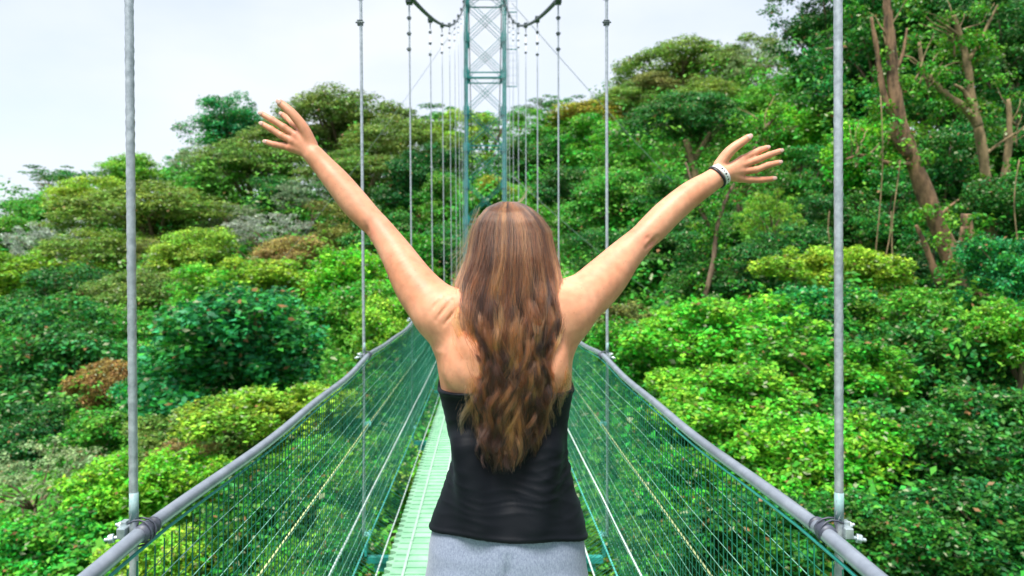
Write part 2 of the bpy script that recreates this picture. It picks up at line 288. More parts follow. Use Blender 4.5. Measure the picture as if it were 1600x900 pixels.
# crown centre x, y and width in pixels, distance in metres, crown kind, colour, label, height/width
T = [
 # ---- left ridge against the sky
 (22,342,110,130,'airy','dark','dark green tree at the far left end of the ridge',.8),
 (118,290,130,115,'airy','dark','flat-topped dark tree standing up from the left ridge line',.7),
 (205,284,100,110,'round','bright','bright green tree on the left ridge beside the flat-topped tree',.8),
 (150,322,130,100,'round','lime','lime green tree below the flat-topped ridge tree',.7),
 (62,350,110,102,'round','mid','round green tree low on the far left of the ridge',.8),
 (275,272,54,112,'ragged','blue','small narrow dark tree in the dip of the left ridge',1.1),
 (360,212,126,104,'round','blue','dark blue-green round tree on the skyline below the open left hand',.95),
 (318,262,84,98,'sparse','grey','thin greyish tree at the foot of the blue-green skyline tree',.9),
 (535,208,190,96,'dome','olive','large olive dome tree crowning the left hill',.72),
 (452,232,130,92,'dome','olive','olive dome tree just behind the fingers of the left hand',.75),
 (395,268,140,86,'dome','olive','wide olive tree under the raised left hand',.7),
 (618,238,150,88,'dome','olive','olive dome tree on the right shoulder of the left hill',.75),
 (690,200,120,112,'airy','dark','thin dark skyline tree behind the left hangers near the tower',.8),
 (705,238,120,94,'round','lime','yellow-green tree left of the tower behind the hangers',.8),
 (760,205,96,108,'airy','dark','dark thin skyline tree seen through the tower lattice',.9),
 # ---- left hill, middle band
 (560,282,150,80,'dome','olive','pale olive dome tree just right of the left wrist',.62),
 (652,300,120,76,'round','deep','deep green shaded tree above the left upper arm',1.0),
 (700,330,110,70,'round','mid','green tree left of the tower foot behind thin hangers',1.0),
 (238,348,230,76,'dome','olive','broad olive umbrella tree in the middle of the left slope',.5),
 (330,300,100,84,'round','mid','green tree right above the broad umbrella tree',.8),
 (420,322,110,80,'round','dark','dark green tree between the olive dome and the pale blossom tree',.8),
 (487,318,110,76,'sparse','grey','greyish thin crown under the left forearm',.8),
 (88,398,130,84,'sparse','pale','pale bare-twigged tree on the left slope left of the nearest hanger',.9),
 (20,392,120,88,'round','mid','green tree at the left border below the ridge',.8),
 (175,402,160,68,'dome','olive','olive tree overlapping the nearest left hanger rope',.6),
 (420,378,140,70,'sparse','pale','pale grey blossoming tree on the left slope',.7),
 (365,350,90,76,'sparse','grey','small grey-green tree left of the blossoming tree',.8),
 (465,412,130,62,'round','rust','rusty orange-leaved tree below the pale blossoming tree',.65),
 (540,380,130,64,'ragged','brown','brown-leaved tree beside the left elbow',.8),
 (610,400,130,64,'round','dark','dark green tree below the left elbow',.95),
 (318,410,150,60,'round','lime','soft yellow-green tree in the centre of the left slope',.7),
 (255,425,90,60,'round','brown','brownish green tree beside the soft yellow-green one',.9),
 (22,448,190,64,'bush','lime','bright yellow-green tree at the left border',.55),
 (120,478,180,54,'round','dark','dark green tree left of the nearest hanger rope',.7),
 (228,478,160,50,'dome','olive','dark olive tree right of the nearest hanger rope at mid height',.8),
 (320,470,150,46,'round','bright','bright green tree above the big blue-green bush',.7),
 (430,448,170,46,'bush','lime','yellow-green leafy tree at the top of the big blue-green bush',.5),
 (540,452,170,44,'bush','bright','fresh green leafy tree left of the second hanger pair',.7),
 (640,440,120,48,'ragged','mid','green tree beside the left armpit of the woman',1.0),
 (700,410,110,52,'round','dark','dark tree behind the left side of the hair',1.1),
 # ---- left, nearer canopies
 (392,560,330,24,'bush','blue','big blue-green bush with large leaves left of the walkway',.62),
 (560,510,170,30,'bush','mid','mid green leafy bush right behind the big blue-green bush',.8),
 (620,520,130,26,'bush','lime','yellow-green bush at the far end of the left handrail',.9),
 (60,600,290,33,'round','dark','large dark green tree low at the left border',.75),
 (165,612,120,28,'bush','rust','small orange-leaved tree left of the nearest hanger',.8),
 (175,540,170,38,'round','mid','green tree above the orange-leaved one',.7),
 (255,610,130,26,'bush','blue','blue-green bush touching the nearest left hanger',1.0),
 (455,668,240,18,'bush','lime','yellow-green bush just outside the left handrail',.55),
 (320,700,200,19,'bush','olive','olive bush with brown shoots left of the handrail',.7),
 (290,735,110,17,'sparse','rust','brown twiggy shrub in front of the olive bush',1.0),
 (50,700,170,26,'round','deep','very dark tree at the left border below the orange one',.7),
 (150,705,190,21,'bush','mid','green leafy bush left of the nearest hanger foot',.7),
 (60,775,210,17,'sparse','grey','grey-green small-leaved shrub in the lower left',.8),
 (210,780,200,15,'bush','bright','fresh green bush behind the left rope clamp',.7),
 (60,880,260,13,'bush','mid','mid green bush filling the lower left corner',.6),
 (225,890,180,11.5,'bush','lime','lime bush below the nearest left clamp',.6),
 (560,650,150,20,'bush','mid','green bush seen through the far left netting',.9),
 (500,760,220,15,'bush','mid','leafy green bush seen through the left netting',.7),
 (410,860,260,12,'bush','dark','dark green bush low behind the left netting',.8),
 (610,760,170,14,'bush','bright','bright bush below the deck edge behind the left netting',.9),
 (540,900,220,10.5,'bush','mid','green bush at the bottom behind the left netting',.8),
 # ---- centre, beyond the tower
 (768,300,70,62,'bush','gold','small golden yellow crown behind the tower above the head',.7),
 (820,275,110,84,'round','dark','dark tree just right of the tower',1.0),
 (790,350,140,66,'round','mid','green tree behind the head of the woman',.9),
 (852,225,100,96,'round','mid','green tree on the ridge right of the ladder',.9),
 # ---- right ridge
 (872,180,100,112,'airy','dark','thin dark skyline tree right of the tower',.8),
 (925,196,130,98,'round','gold','golden-yellow flowering tree on the right ridge',.5),
 (985,172,110,98,'dome','olive','olive tree on the ridge left of the grey crown',.8),
 (1062,118,165,104,'dome','olive','big grey-brown crown standing on the right skyline',.62),
 (1018,150,90,98,'round','brown','brownish tree leaning on the big grey-brown crown',.8),
 (1150,122,110,94,'round','olive','olive green tree between grey crown and tall trees',.9),
 (1190,108,90,88,'sparse','grey','greyish thin tree at the foot of the tall right trees',.9),
 (1105,172,130,84,'dome','olive','olive dome tree over the dark umbrella tree',.7),
 (1305,60,165,54,'round','dark','tall dark green tree left of the nearest right hanger',.9),
 (1250,128,105,58,'round','mid','green tree below the tall dark one',.8),
 (1195,182,120,62,'round','mid','mid green tree above the right hand',.75),
 (1072,200,165,58,'dome','dark','dark umbrella-shaped tree left of the right hand',.72),
 (930,240,140,80,'round','mid','green tree between third and second right hangers',.8),
 (880,262,110,84,'round','dark','dark green tree behind the third right hanger',.9),
 (985,262,120,68,'round','mid','green tree right of the second right hanger',.8),
 (890,330,140,66,'round','dark','deep green tree above the right shoulder',.9),
 (960,330,150,54,'round','mid','green tree over the right upper arm',.9),
 (850,395,120,58,'ragged','mid','ragged green tree right of the hair',1.0),
 # ---- right hillside
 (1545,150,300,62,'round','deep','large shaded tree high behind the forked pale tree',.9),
 (1475,50,240,66,'round','dark','large dark tree high behind the leaning bare trunk',.9),
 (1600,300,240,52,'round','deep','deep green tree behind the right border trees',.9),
 (1375,55,190,40,'ragged','dark','dark tree behind the top of the leaning bare trunk',1.0),
 (1490,40,200,37,'round','dark','dark green tree in the upper right behind the forked limbs',.9),
 (1585,90,170,34,'round','dark','dark green tree in the upper right corner',1.0),
 (1335,150,170,42,'round','dark','dark tree just right of the nearest right hanger top',.9),
 (1445,150,170,38,'ragged','dark','dark green tree between the bare trunk and the forked limbs',.9),
 (1570,230,170,32,'ragged','dark','ragged dark green tree at the right border',.9),
 (1245,218,140,44,'bush','bright','bright green leafy tree behind the right fingertips',.8),
 (1160,290,130,42,'sparse','olive','thin olive tree behind the right wrist',1.0),
 (1345,262,160,34,'bush','bright','bright green bushy tree right of the nearest right hanger',.9),
 (1262,300,130,36,'ragged','dark','dark green tree under the right hand',.9),
 (1205,352,90,30,'sparse','lime','thin shrub dotted with pale yellow blooms below the right hand',1.3),
 (1145,370,130,36,'ragged','dark','dark ragged tree under the right forearm',1.0),
 (1050,335,130,46,'round','dark','dark green tree over the right elbow',.9),
 (1040,400,150,38,'round','dark','dark green tree below the right elbow',.8),
 (960,430,130,38,'round','dark','dark tree right of the right shoulder',.9),
 (1380,360,170,30,'ragged','dark','dark green tree left of the leaning bare trunk',.9),
 (1470,300,160,32,'ragged','dark','dark tree behind the leaning bare trunk',1.0),
 (1300,372,120,32,'round','dark','dark tree crossing the nearest right hanger at mid height',.9),
 (1570,345,150,26,'bush','dark','dark leafy tree at the right border beside the broken trunk',.9),
 (1115,450,170,30,'ragged','dark','dark shaded tree above the bright right bushes',.8),
 (1210,430,140,28,'round','dark','dark green tree beside the yellow-green bush',.9),
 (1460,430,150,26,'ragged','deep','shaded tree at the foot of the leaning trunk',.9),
 # ---- right, nearer canopies
 (965,520,110,26,'bush','brown','brownish bush at the far end of the right handrail',.9),
 (1015,575,150,19,'bush','mid','green bush just outside the far right handrail',.9),
 (1318,440,180,21,'bush','lime','yellow-green bush above the other bushes at the nearest right hanger',.6),
 (1125,540,250,17,'bush','bright','bright green leafy bush in the middle of the right side',.65),
 (1255,510,170,19,'bush','blue','blue-green bush left of the nearest right hanger',.7),
 (1385,520,190,18,'bush','mid','mid green bush right of the nearest right hanger',.7),
 (1470,500,150,20,'bush','mid','green bush under the foot of the bare trunks',.7),
 (1582,440,130,18,'bush','blue','blue-green shrub at the right border',1.0),
 (1590,530,140,15,'bush','bright','bright green shrub at the right border below the blue-green one',.9),
 (1165,640,260,13.5,'bush','bright','bright leafy bush beside the right handrail',.6),
 (1320,612,260,14.5,'bush','mid','broad green bush crossed by the nearest right hanger',.6),
 (1480,600,230,16,'bush','dark','dark green leafy bush right of the nearest right hanger',.8),
 (1050,660,170,15,'bush','mid','green bush seen over the middle of the right handrail',.9),
 (1250,740,250,12,'bush','bright','fresh green bush under the right handrail',.7),
 (1420,720,250,12,'bush','dark','deep green bush low right of the nearest hanger',.7),
 (1560,700,230,13,'bush','dark','dark leafy bush low at the right border',.9),
 (1560,850,270,10.5,'bush','dark','dark green bush filling the lower right corner',.7),
 (1400,870,250,9.8,'bush','dark','dark bush below the right rope clamp',.7),
 (1080,780,220,12,'bush','mid','green bush seen through the right netting',.8),
 (1200,870,260,10,'bush','dark','dark leafy bush at the bottom behind the right netting',.7),
 (1000,740,150,14,'bush','dark','dark bush through the netting right of the waist',.9),
 (1000,880,180,11,'bush','mid','green bush under the deck right of the hips',.8),
]
bases = []; roots = []
for i, (px, py, w, d, kind, col, lab, asp) in enumerate(T):
    c = P(px, py, d); R = w/2*d/F*1.22; zs = max(asp, .55)
    base = np.array([c[0], c[1], c[2] - CZ*R*zs]); bases.append(base)
    o = empty('shrub' if (kind in ('bush', 'sparse') and d < 36) else 'tree', base)
    o.scale = (R, R, R*zs); o.rotation_euler = (0, 0, random.uniform(0, 6.28))
    cm, tm = PROTO[kind][i % len(PROTO[kind])]
    g = G[col]; j = [random.uniform(.88, 1.14) for _ in range(3)]
    co = bpy.data.objects.new('crown', cm); COL.objects.link(co); co.parent = o
    co.color = (g[0]*j[0], g[1]*j[1], g[2]*j[2], 1)
    to = bpy.data.objects.new('trunk', tm); COL.objects.link(to); to.parent = o
    near = o.name.startswith('shrub')
    tag(o, lab, 'shrub' if near else 'tree', 'shrubs and low canopies beside the bridge' if near else 'forest trees on the hillsides')

# ---- ground: one sheet that passes under every tree and reaches the horizon
anch = [(x, y, z) for x, y, z in [(0,0,-9.5),(0,8,-8.5),(0,16,-8),(0,-30,-10),(-12,0,-9),(12,0,-8),(0,24,-7),(0,31,-5.5),(0,40,-3.4),
        (0,50,-1.9),(-60,-10,-12),(60,-10,4),(-40,20,-10),(60,30,14),(0,170,-5),(-100,180,-15),(100,180,5),(-160,130,-5),(160,100,35),(-200,0,-30),(200,0,20),(0,260,-40),(-200,260,-50),(200,260,-40)]]
B = np.array([tuple(b) for b in bases] + anch)
def ground(x, y):
    x = np.asarray(x, float); y = np.asarray(y, float)
    dd = (x[..., None] - B[:, 0])**2 + (y[..., None] - B[:, 1])**2
    s = 2.0 + .03*np.abs(B[:, 1]); w = 1/(dd + s**2)**2
    return (w*B[:, 2]).sum(-1)/w.sum(-1)
gx = np.concatenate([[-3500, -900, -400], np.linspace(-230, 230, 116), [400, 900, 3500]])
gy = np.concatenate([[-3500, -600, -150], np.linspace(-60, 20, 60), np.linspace(22, 270, 100), [500, 1200, 4500]])
X, Y = np.meshgrid(gx, gy, indexing='ij'); Z = ground(X, Y) - .15
edge = (np.abs(X) > 300) | (Y > 300) | (Y < -100); Z = np.where(edge, -60, Z)
Z += np.where(edge, 0, .35*np.sin(X*.9 + 1.3*np.sin(Y*.5))*np.sin(Y*.7))
ny = len(gy); idx = np.arange(X.size).reshape(X.shape)
Q = np.stack([idx[:-1, :-1], idx[1:, :-1], idx[1:, 1:], idx[:-1, 1:]], -1).reshape(-1, 4)
gm = mesh_np('ground', np.stack([X, Y, Z], -1).reshape(-1, 3), Q)
tag(link('ground', gm, M['soil'], smooth=True), kind='structure')

# ---- undergrowth over that ground: uncountable small plants
k = 25000
d = np.exp(rng.uniform(math.log(9), math.log(115), k)); px = rng.uniform(-140, 1740, k); far_ = rng.random(k) < .16; px = np.where(far_, rng.uniform(-1500, 3100, k), px)
x = (px - 758)/F*d; z = ground(x, d); hsz = (.35 + .026*d)*rng.uniform(.6, 1.5, k)
ok = ~((np.abs(x) < 2.2) & (z + hsz*1.3 > -2.4) & (d < 47))
x, d, z, hsz = x[ok], d[ok], z[ok], hsz[ok]; k = len(x)
cen = np.stack([x, d, z + hsz*.35], 1)
ex = []                                                  # creepers and saplings closing the gaps between crowns
for (px_, py_, w_, d_, kd, cl_, lb_, as_), b_ in zip(T, bases):
    R_ = w_/2*d_/F*1.22; m_ = 34 if d_ > 36 else 16
    a_ = rng.random(m_)*6.28; q_ = R_*(.35 + .85*rng.random(m_)); h_ = R_*max(as_, .55)*(CZ - .15)*rng.random(m_)**.6
    ex.append(np.stack([b_[0] + np.cos(a_)*q_, b_[1] + np.sin(a_)*q_, b_[2] + h_], 1))
ex = np.concatenate(ex); hx = .45 + .022*ex[:, 1]*rng.uniform(.5, 1.2, len(ex))
okx = ~((np.abs(ex[:, 0]) < 2.6) & (ex[:, 2] + hx*1.3 > -2.4) & (ex[:, 1] < 47)); ex, hx = ex[okx], hx[okx]
cen = np.concatenate([cen, ex]); hsz = np.concatenate([hsz, hx]); d = np.concatenate([d, ex[:, 1]]); k = len(cen); per = 30; ii = np.repeat(np.arange(k), per); n = len(ii)
dv = unit(n); dv[:, 2] = np.abs(dv[:, 2])
pos = cen[ii] + dv*(hsz[ii]*(.5 + .7*rng.random(n)))[:, None]
um = leaves_mesh('undergrowth', pos, dv*.6 + np.array([0, 0, .6]) + rng.normal(size=(n, 3))*.4, (.10 + .0045*d[ii])*(.7 + .7*rng.random(n)),
                 .2 + .5*rng.random(k)[ii] + .2*rng.random(n), .8*rng.random(k)[ii])
u = link('undergrowth', um); u.color = (.055, .235, .025, 1); tag(u, 'dense mixed green undergrowth covering the forest floor', 'undergrowth', kind='stuff')

# ---- bare trunks and limbs on the right hillside
def limb(mb, pts, r0, r1, d, n=9, wig=.03):
    pts = np.array([P(a, b, d + (c if len(q) > 2 else 0)) for q in pts for a, b, c in [tuple(q) + (0,)*(3 - len(q))]])
    t = np.linspace(0, 1, len(pts)); tt = np.linspace(0, 1, len(pts)*5)
    cur = np.stack([np.interp(tt, t, pts[:, i]) for i in range(3)], 1)
    ker = np.ones(5)/5; pad = np.vstack([np.repeat(cur[:1], 2, 0), cur, np.repeat(cur[-1:], 2, 0)])
    cur = np.stack([np.convolve(pad[:, i], ker, 'valid') for i in range(3)], 1)
    cur += rng.normal(size=cur.shape)*wig*r0
    rr = np.linspace(r0, r1, len(cur))*(1 + .07*np.sin(tt*19 + r0*90) + .05*np.sin(tt*41 + r0*50))
    mb.tube(cur, rr, n)
def dead_tree(label, base, limbs, mat, twigs=(), ivy=.5):
    o = empty('bare_tree', base); inv = np.array(base)
    for nm, pts, r0, r1, d in limbs:
        mb = MB(); limb(mb, pts, r0, r1, d)
        if nm == 'trunk':
            for tpts, a, b in twigs: limb(mb, tpts, a, b, d, 6)
        mb.V = [tuple(np.array(v) - inv) for v in mb.V]; mb.build(nm, mat, o, True)
    c = []
    for nm, pts, r0, r1, d in limbs:
        q = np.array([P(a, b, d) for a, b in pts]); q = np.concatenate([q[:-1] + (q[1:] - q[:-1])*t for t in (0, .33, .66)])
        c.append(q[rng.random(len(q)) < ivy] + rng.normal(size=(1, 3))*.1)
    c = np.concatenate(c); c = np.repeat(c, 2, 0); c = c + rng.normal(size=c.shape)*np.array([.45, .3, .35]) + np.array([0, .15, 0]) - inv
    if len(c):
        me = puffs(c, .18 + .25*rng.random(len(c)), 70, .13, .7, name='foliage', kind_jit=.6); fo = bpy.data.objects.new('foliage', me); COL.objects.link(fo)
        fo.parent = o; fo.color = (.05, .23, .015, 1)
    tag(o, label, 'tree', 'bare trunks on the right hillside'); return o
b1 = P(1500, 520, 23.5)
dead_tree('thick leaning reddish bare trunk on the right hillside', b1, [
 ('trunk', [(1505,520),(1498,450),(1488,405),(1462,345),(1440,290),(1424,245),(1410,200),(1398,150),(1392,80),(1386,0),(1380,-90)], .35, .11, 23.5),
 ('limb', [(1422,240),(1408,228),(1400,218),(1395,190)], .20, .12, 23.3),
 ('limb', [(1400,190),(1380,150),(1372,90),(1360,20)], .13, .05, 23.6),
 ('limb', [(1425,255),(1395,258),(1345,240),(1320,250)], .10, .03, 23.3),
 ('limb', [(1470,450),(1452,400),(1440,370),(1430,350)], .12, .05, 23.3)], M['bark_red'],
 [([(1392,120),(1410,90),(1418,40)],.08,.03), ([(1462,345),(1475,330),(1500,310)],.07,.03)])
b2 = P(1550, 420, 26)
dead_tree('forked pale bare tree with crooked limbs in the upper right', b2, [
 ('trunk', [(1552,420),(1545,320),(1540,270),(1530,205),(1518,150),(1512,100),(1500,55),(1490,20)], .21, .08, 26),
 ('limb', [(1530,200),(1512,172),(1480,150),(1458,128),(1440,105),(1436,60)], .17, .05, 25.7),
 ('limb', [(1516,160),(1505,140),(1490,132)], .10, .05, 25.6),
 ('limb', [(1512,95),(1530,70),(1545,35),(1560,5)], .09, .03, 26),
 ('limb', [(1505,60),(1485,45),(1462,30)], .07, .025, 26),
 ('limb', [(1540,240),(1560,225),(1590,205)], .07, .025, 26)], M['bark_bare'],
 [([(1440,105),(1425,90),(1405,85)],.06,.02)])
b3 = P(1535, 500, 22)
dead_tree('short broken trunk with a raw orange top beside the leaning trunk', b3, [
 ('trunk', [(1535,500),(1530,450),(1522,410),(1513,370),(1508,330)], .28, .15, 22),
 ('limb', [(1515,480),(1503,440),(1500,400),(1506,350)], .15, .08, 21.8)], M['bark_red'])
b4 = P(1095, 500, 28)
dead_tree('mossy crooked trunk below the right wrist', b4, [
 ('trunk', [(1092,500),(1104,455),(1115,410),(1118,365),(1128,325),(1145,290),(1170,255),(1190,205)], .11, .05, 28),
 ('limb', [(1118,370),(1095,330),(1082,290),(1070,250)], .09, .04, 28.2),
 ('limb', [(1190,205),(1205,190),(1216,178)], .08, .035, 28)], M['bark'], ivy=1.0)
b5 = P(1085, 330, 56)
dead_tree('slim forked trunk of the umbrella tree left of the right hand', b5, [
 ('trunk', [(1085,340),(1088,290),(1082,250),(1070,215)], .45, .20, 55.0),
 ('limb', [(1083,252),(1098,228),(1110,205)], .25, .12, 55.0)], M['bark_bare'])
for (x0, y0, dd, n_) in ((1440, 110, 25.5, 7), (1500, 60, 26, 8), (1395, 60, 23.5, 5), (1190, 200, 28, 5), (1345, 240, 23.3, 5), (1580, 200, 27, 5)):
    mb = MB(); r_ = np.random.default_rng(x0)
    for q in range(n_):
        ang = r_.uniform(-2.6, -.5); ln = r_.uniform(35, 80); xx, yy = x0 + r_.uniform(-12, 12), y0 + r_.uniform(-15, 30); pts = []
        for w in range(7):
            pts.append(P(xx, yy, dd + .05*w)); ang += r_.normal()*.28; xx += math.cos(ang)*ln/6; yy += math.sin(ang)*ln/6
        mb.tube(pts, np.linspace(.035, .008, 7), 5)
    o = mb.build('dead_twigs', M['bark_bare'], None, True)
    tag(o, {1440:'spray of dry twigs on the forked pale tree, left limb',1500:'spray of dry twigs at the top of the forked pale tree',1395:'dry twigs near the top of the leaning trunk',1190:'dry twigs above the right hand',1345:'dry twigs at the end of the sideways limb of the leaning trunk',1580:'dry twigs near the pale trunk at the right border'}[x0], 'twigs', 'dry twigs in the right forest')
b6 = P(1575, 260, 27)
dead_tree('short pale trunk at the right border', b6, [('trunk', [(1568,330),(1572,260),(1578,205),(1575,150)], .18, .07, 27)], M['bark_bare'])
for i, (px, y0, y1, dd) in enumerate([(1376,150,470,23),(1388,330,480,22.6),(1402,250,460,22.2),(1592,250,420,20),(1300,330,450,24)]):
    mb = MB(); p = np.array([P(px + 5*math.sin(t*5 + i) + t*(-6), y0 + (y1 - y0)*t, dd) for t in np.linspace(0, 1, 14)])
    mb.tube(p, .018, 5); o = mb.build('hanging_vine', M['bark_bare'], None, True)
    tag(o, ['long thin vine hanging left of the leaning trunk','thin vine low beside the leaning trunk','vine hanging just in front of the leaning trunk','vine hanging at the right border of the forest','thin vine hanging behind the nearest right hanger'][i], 'vine', 'vines hanging in the right forest')
# ================================================================== BRIDGE
WX, DECK, RAILZ, D0, DD, TY = .630, -1.51, -.497, 1.362, 2.61, 30.0
YEND = 47.0
def lift(y):                     # the span rises towards its far end
    return 0.0006*max(0, y - 6)**2
hy = [D0 + DD*k for k in range(17)]
def sag(y): return -.018*abs(math.sin(math.pi*(y - D0)/DD)) + .004*math.sin(y*5.1)

M['steel_pale'] = paint('pale_steel', (.28,.34,.42), (.42,.48,.56), rough=.5, metal=.2, scale=20)
M['sleeve'] = paint('tarnished_sleeve', (.16,.30,.30), (.30,.42,.43), rough=.5, scale=60, bump=.1)
M['net_h'] = paint('lit_green_wire', (.12,.36,.28), (.28,.54,.44), rough=.45, scale=8, bump=0)  # lengthwise net wires: the light they catch is painted as paler green
M['rope_teal'] = paint('teal_rope', (.05,.38,.34), (.12,.52,.46), rough=.5, scale=20, bump=0)
M['galv_teal'] = paint('teal_clip', (.10,.42,.38), (.30,.60,.56), rough=.45, scale=30, bump=.1)

# deck: pressed mint-coloured treads whose ends show as teeth along both edges
deck = empty('bridge_deck', (0, 0, DECK)); tag(deck, kind='structure')
mb = MB(); y = -3.0
while y < YEND:
    z = lift(y) - .02
    mb.box((0, y + .5, z + 0.0003*((int(y*2)) % 2)), (.468, .4985, .018)); y += 1.0
dk = mb.build('deck_panel', M['deck'], deck)
mb = MB(); y = -3.0
while y < YEND:
    z = lift(y)
    for s in (-1, 1):
        a = [(s*.466, y, z - .006), (s*.502, y + .020, z - .006), (s*.502, y + .036, z - .006), (s*.466, y + .056, z - .006)]
        b = [(p[0], p[1], z - .030) for p in a]
        f = [(0,1,2,3), (7,6,5,4), (0,4,5,1), (1,5,6,2), (2,6,7,3)]
        mb.add(a + b, f if s < 0 else [q[::-1] for q in f])
    mb.box((0, y + .028, z + .0015), (.462, .007, .0035)); y += .08
mb.build('tread_teeth', M['deck'], deck)
mb = MB()
for x in (-.40, -.27, -.135, 0.0, .135, .27, .40):
    y = -3.0
    while y < YEND:
        mb.box((x, y + .499, lift(y) + .003), (.006, .496, .005)); y += 1.0
mb.build('tread_rib', M['deck_rib'], deck)
y = -1.22; k = 0
while y < YEND:
    mb = MB(); mb.box((0, 0, -.02), (.64, .020, .016)); mb.box((0, 0, -.06), (.60, .005, .025))
    for s in (-1, 1): mb.box((s*.645, 0, .035), (.006, .03, .03))
    o = mb.build('crossbeam', M['teal'], deck); o.location = (0, y, lift(y) - .072); y += DD
mb = MB()
for x in (-.3, .3):
    mb.tube([(x, yy, lift(yy) - .11) for yy in np.arange(-3, YEND, 1)], .012, 6)
mb.build('floor_cable', M['rope'], deck)

# handrails
for s, nm in ((-1, 'left-hand'), (1, 'right-hand')):
    rl = empty('handrail', (s*WX, 0, RAILZ))
    tag(rl, f'grey hose-covered handrail cable along the {nm} side of the walkway', 'handrail', 'handrails of the bridge')
    ys = np.arange(-2.2, YEND, .087); ph = .7*s
    pts = [(s*.006*math.sin(y*1.9 + ph), y, sag(y) + lift(y) + .003*math.sin(y*3.3 + ph)) for y in ys]
    mb = MB(); mb.tube(pts, .0142, 16); mb.build('rail_tube', M['hose'], rl, True)
    mb = MB(); mb.tube([(p[0] - s*.008, p[1], p[2] - .022) for p in pts[::2]], .0035, 6); mb.build('edge_cord', M['teal'], rl, True)
    for y in hy:
        mb = MB(); yy = np.linspace(y - .016, y + .016, 4)
        q = [(0, v, sag(v) + lift(v)) for v in yy]; mb.tube(q, [.0152, .0164, .0164, .0152], 16)
        mb.build('band', M['tape'], rl, True)
        if y < 8:
            mb = MB(); mb.tube([(0, v, sag(v) + lift(v)) for v in np.linspace(y + .030, y + .036, 2)], .0162, 14); mb.build('cable_tie', M['tape'], rl, True)

# netting: wire mesh from the handrail down to the deck edge
def wire_mesh_obj(name, segs, r, mat, parent):
    """many straight thin wires, each a three-sided prism"""
    A = np.array([a for a, b in segs], float); Bq = np.array([b for a, b in segs], float); n = len(A)
    t = Bq - A; t /= np.linalg.norm(t, axis=1)[:, None]
    ref = np.where(np.abs(t[:, 2:3]) > .8, np.array([[1., 0, 0]]), np.array([[0, 0, 1.]]))
    u = np.cross(t, ref); u /= np.linalg.norm(u, axis=1)[:, None]; v = np.cross(t, u)
    V = np.empty((n, 6, 3))
    for k in range(3):
        a = 2*math.pi*k/3; o = r*(math.cos(a)*u + math.sin(a)*v); V[:, k] = A + o; V[:, 3 + k] = Bq + o
    base = (np.arange(n)*6)[:, None]
    Q = np.concatenate([base + np.array([k, (k+1) % 3, 3 + (k+1) % 3, 3 + k]) for k in range(3)])
    return link(name, mesh_np(name, V.reshape(-1, 3), Q), mat, parent)
CZL = [-.86, -1.24, -1.455]
for s, nm in ((-1, 'left-hand'), (1, 'right-hand')):
    nr = empty('safety_netting', (0, 0, 0))
    tag(nr, f'green wire mesh netting with pale stringing cables on the {nm} side of the walkway', 'netting', 'nettings of the bridge')
    prof = [(WX - .012, RAILZ - .03)] + [(WX - .012 + (.628 - WX + .012)*((RAILZ - .03 - z)/.93), z) for z in np.arange(-.560, -1.46, -.0335)] + [(.525, -1.50)]
    segs = []; yy = np.arange(-1.6, YEND, .64)
    for (x, z) in prof[1:]:
        ph = rng.random()*6
        for a, b in zip(yy[:-1], yy[1:]):
            w = lambda q: (s*(x + .003*math.sin(q*2.1 + ph)), q, z + lift(q) + sag(q)*.6*(z + 1.5)/1.0 + .003*math.sin(q*3.7 + ph))
            segs.append((w(a), w(b)))
    nseg = len(yy) - 1; wires = [segs[i*nseg:(i+1)*nseg] for i in range(len(prof) - 1)]
    wire_mesh_obj('stringing_wire', sum(wires[1::2], []), .00125, M['net_h'], nr)
    wire_mesh_obj('thin_wire', sum(wires[0::2], []), .0011, M['net'], nr)
    segs = []
    for y in np.arange(-1.5, YEND, .036):
        j = rng.normal()*.004; l = lift(y)
        pr = [prof[0], prof[14], prof[-2], prof[-1]]
        for (xa, za), (xb, zb) in zip(pr[:-1], pr[1:]):
            segs.append(((s*xa, y + j*za, za + l), (s*xb, y + j*zb, zb + l)))
    wire_mesh_obj('mesh_wire', segs, .0018, M['net'], nr)
    for z, x, r, mt in ((CZL[0], .628, .0030, 'rope_yellow'), (CZL[1], .624, .0038, 'rope_white'), (CZL[2], .618, .0045, 'rope_teal'), (-1.50, .527, .0042, 'rope_white')):
        mb = MB(); mb.tube([(s*x, y, z + lift(y) + .25*sag(y)) for y in np.arange(-1.6, YEND, .29)], r, 7)
        mb.build('side_cable', M[mt], nr, True)

# main cables
def mz(y): return .95 + .177*y + .0057*y*y
MTOP = mz(TY)
for s, nm in ((-1, 'left-hand'), (1, 'right-hand')):
    mb = MB(); pts = [(s*(WX + .002*y), y, mz(y)) for y in np.linspace(-3, TY, 70)]
    pts += [(s*(WX + .06 + .02*t), TY + t*21, MTOP - t*(MTOP + 3.5)) for t in np.linspace(.03, 1, 12)]
    mb.tube(pts, .021, 10); o = mb.build('main_cable', M['dark_steel'], None, True)
    tag(o, f'dark main suspension cable curving up to the tower on the {nm} side', 'cable', 'main cables')

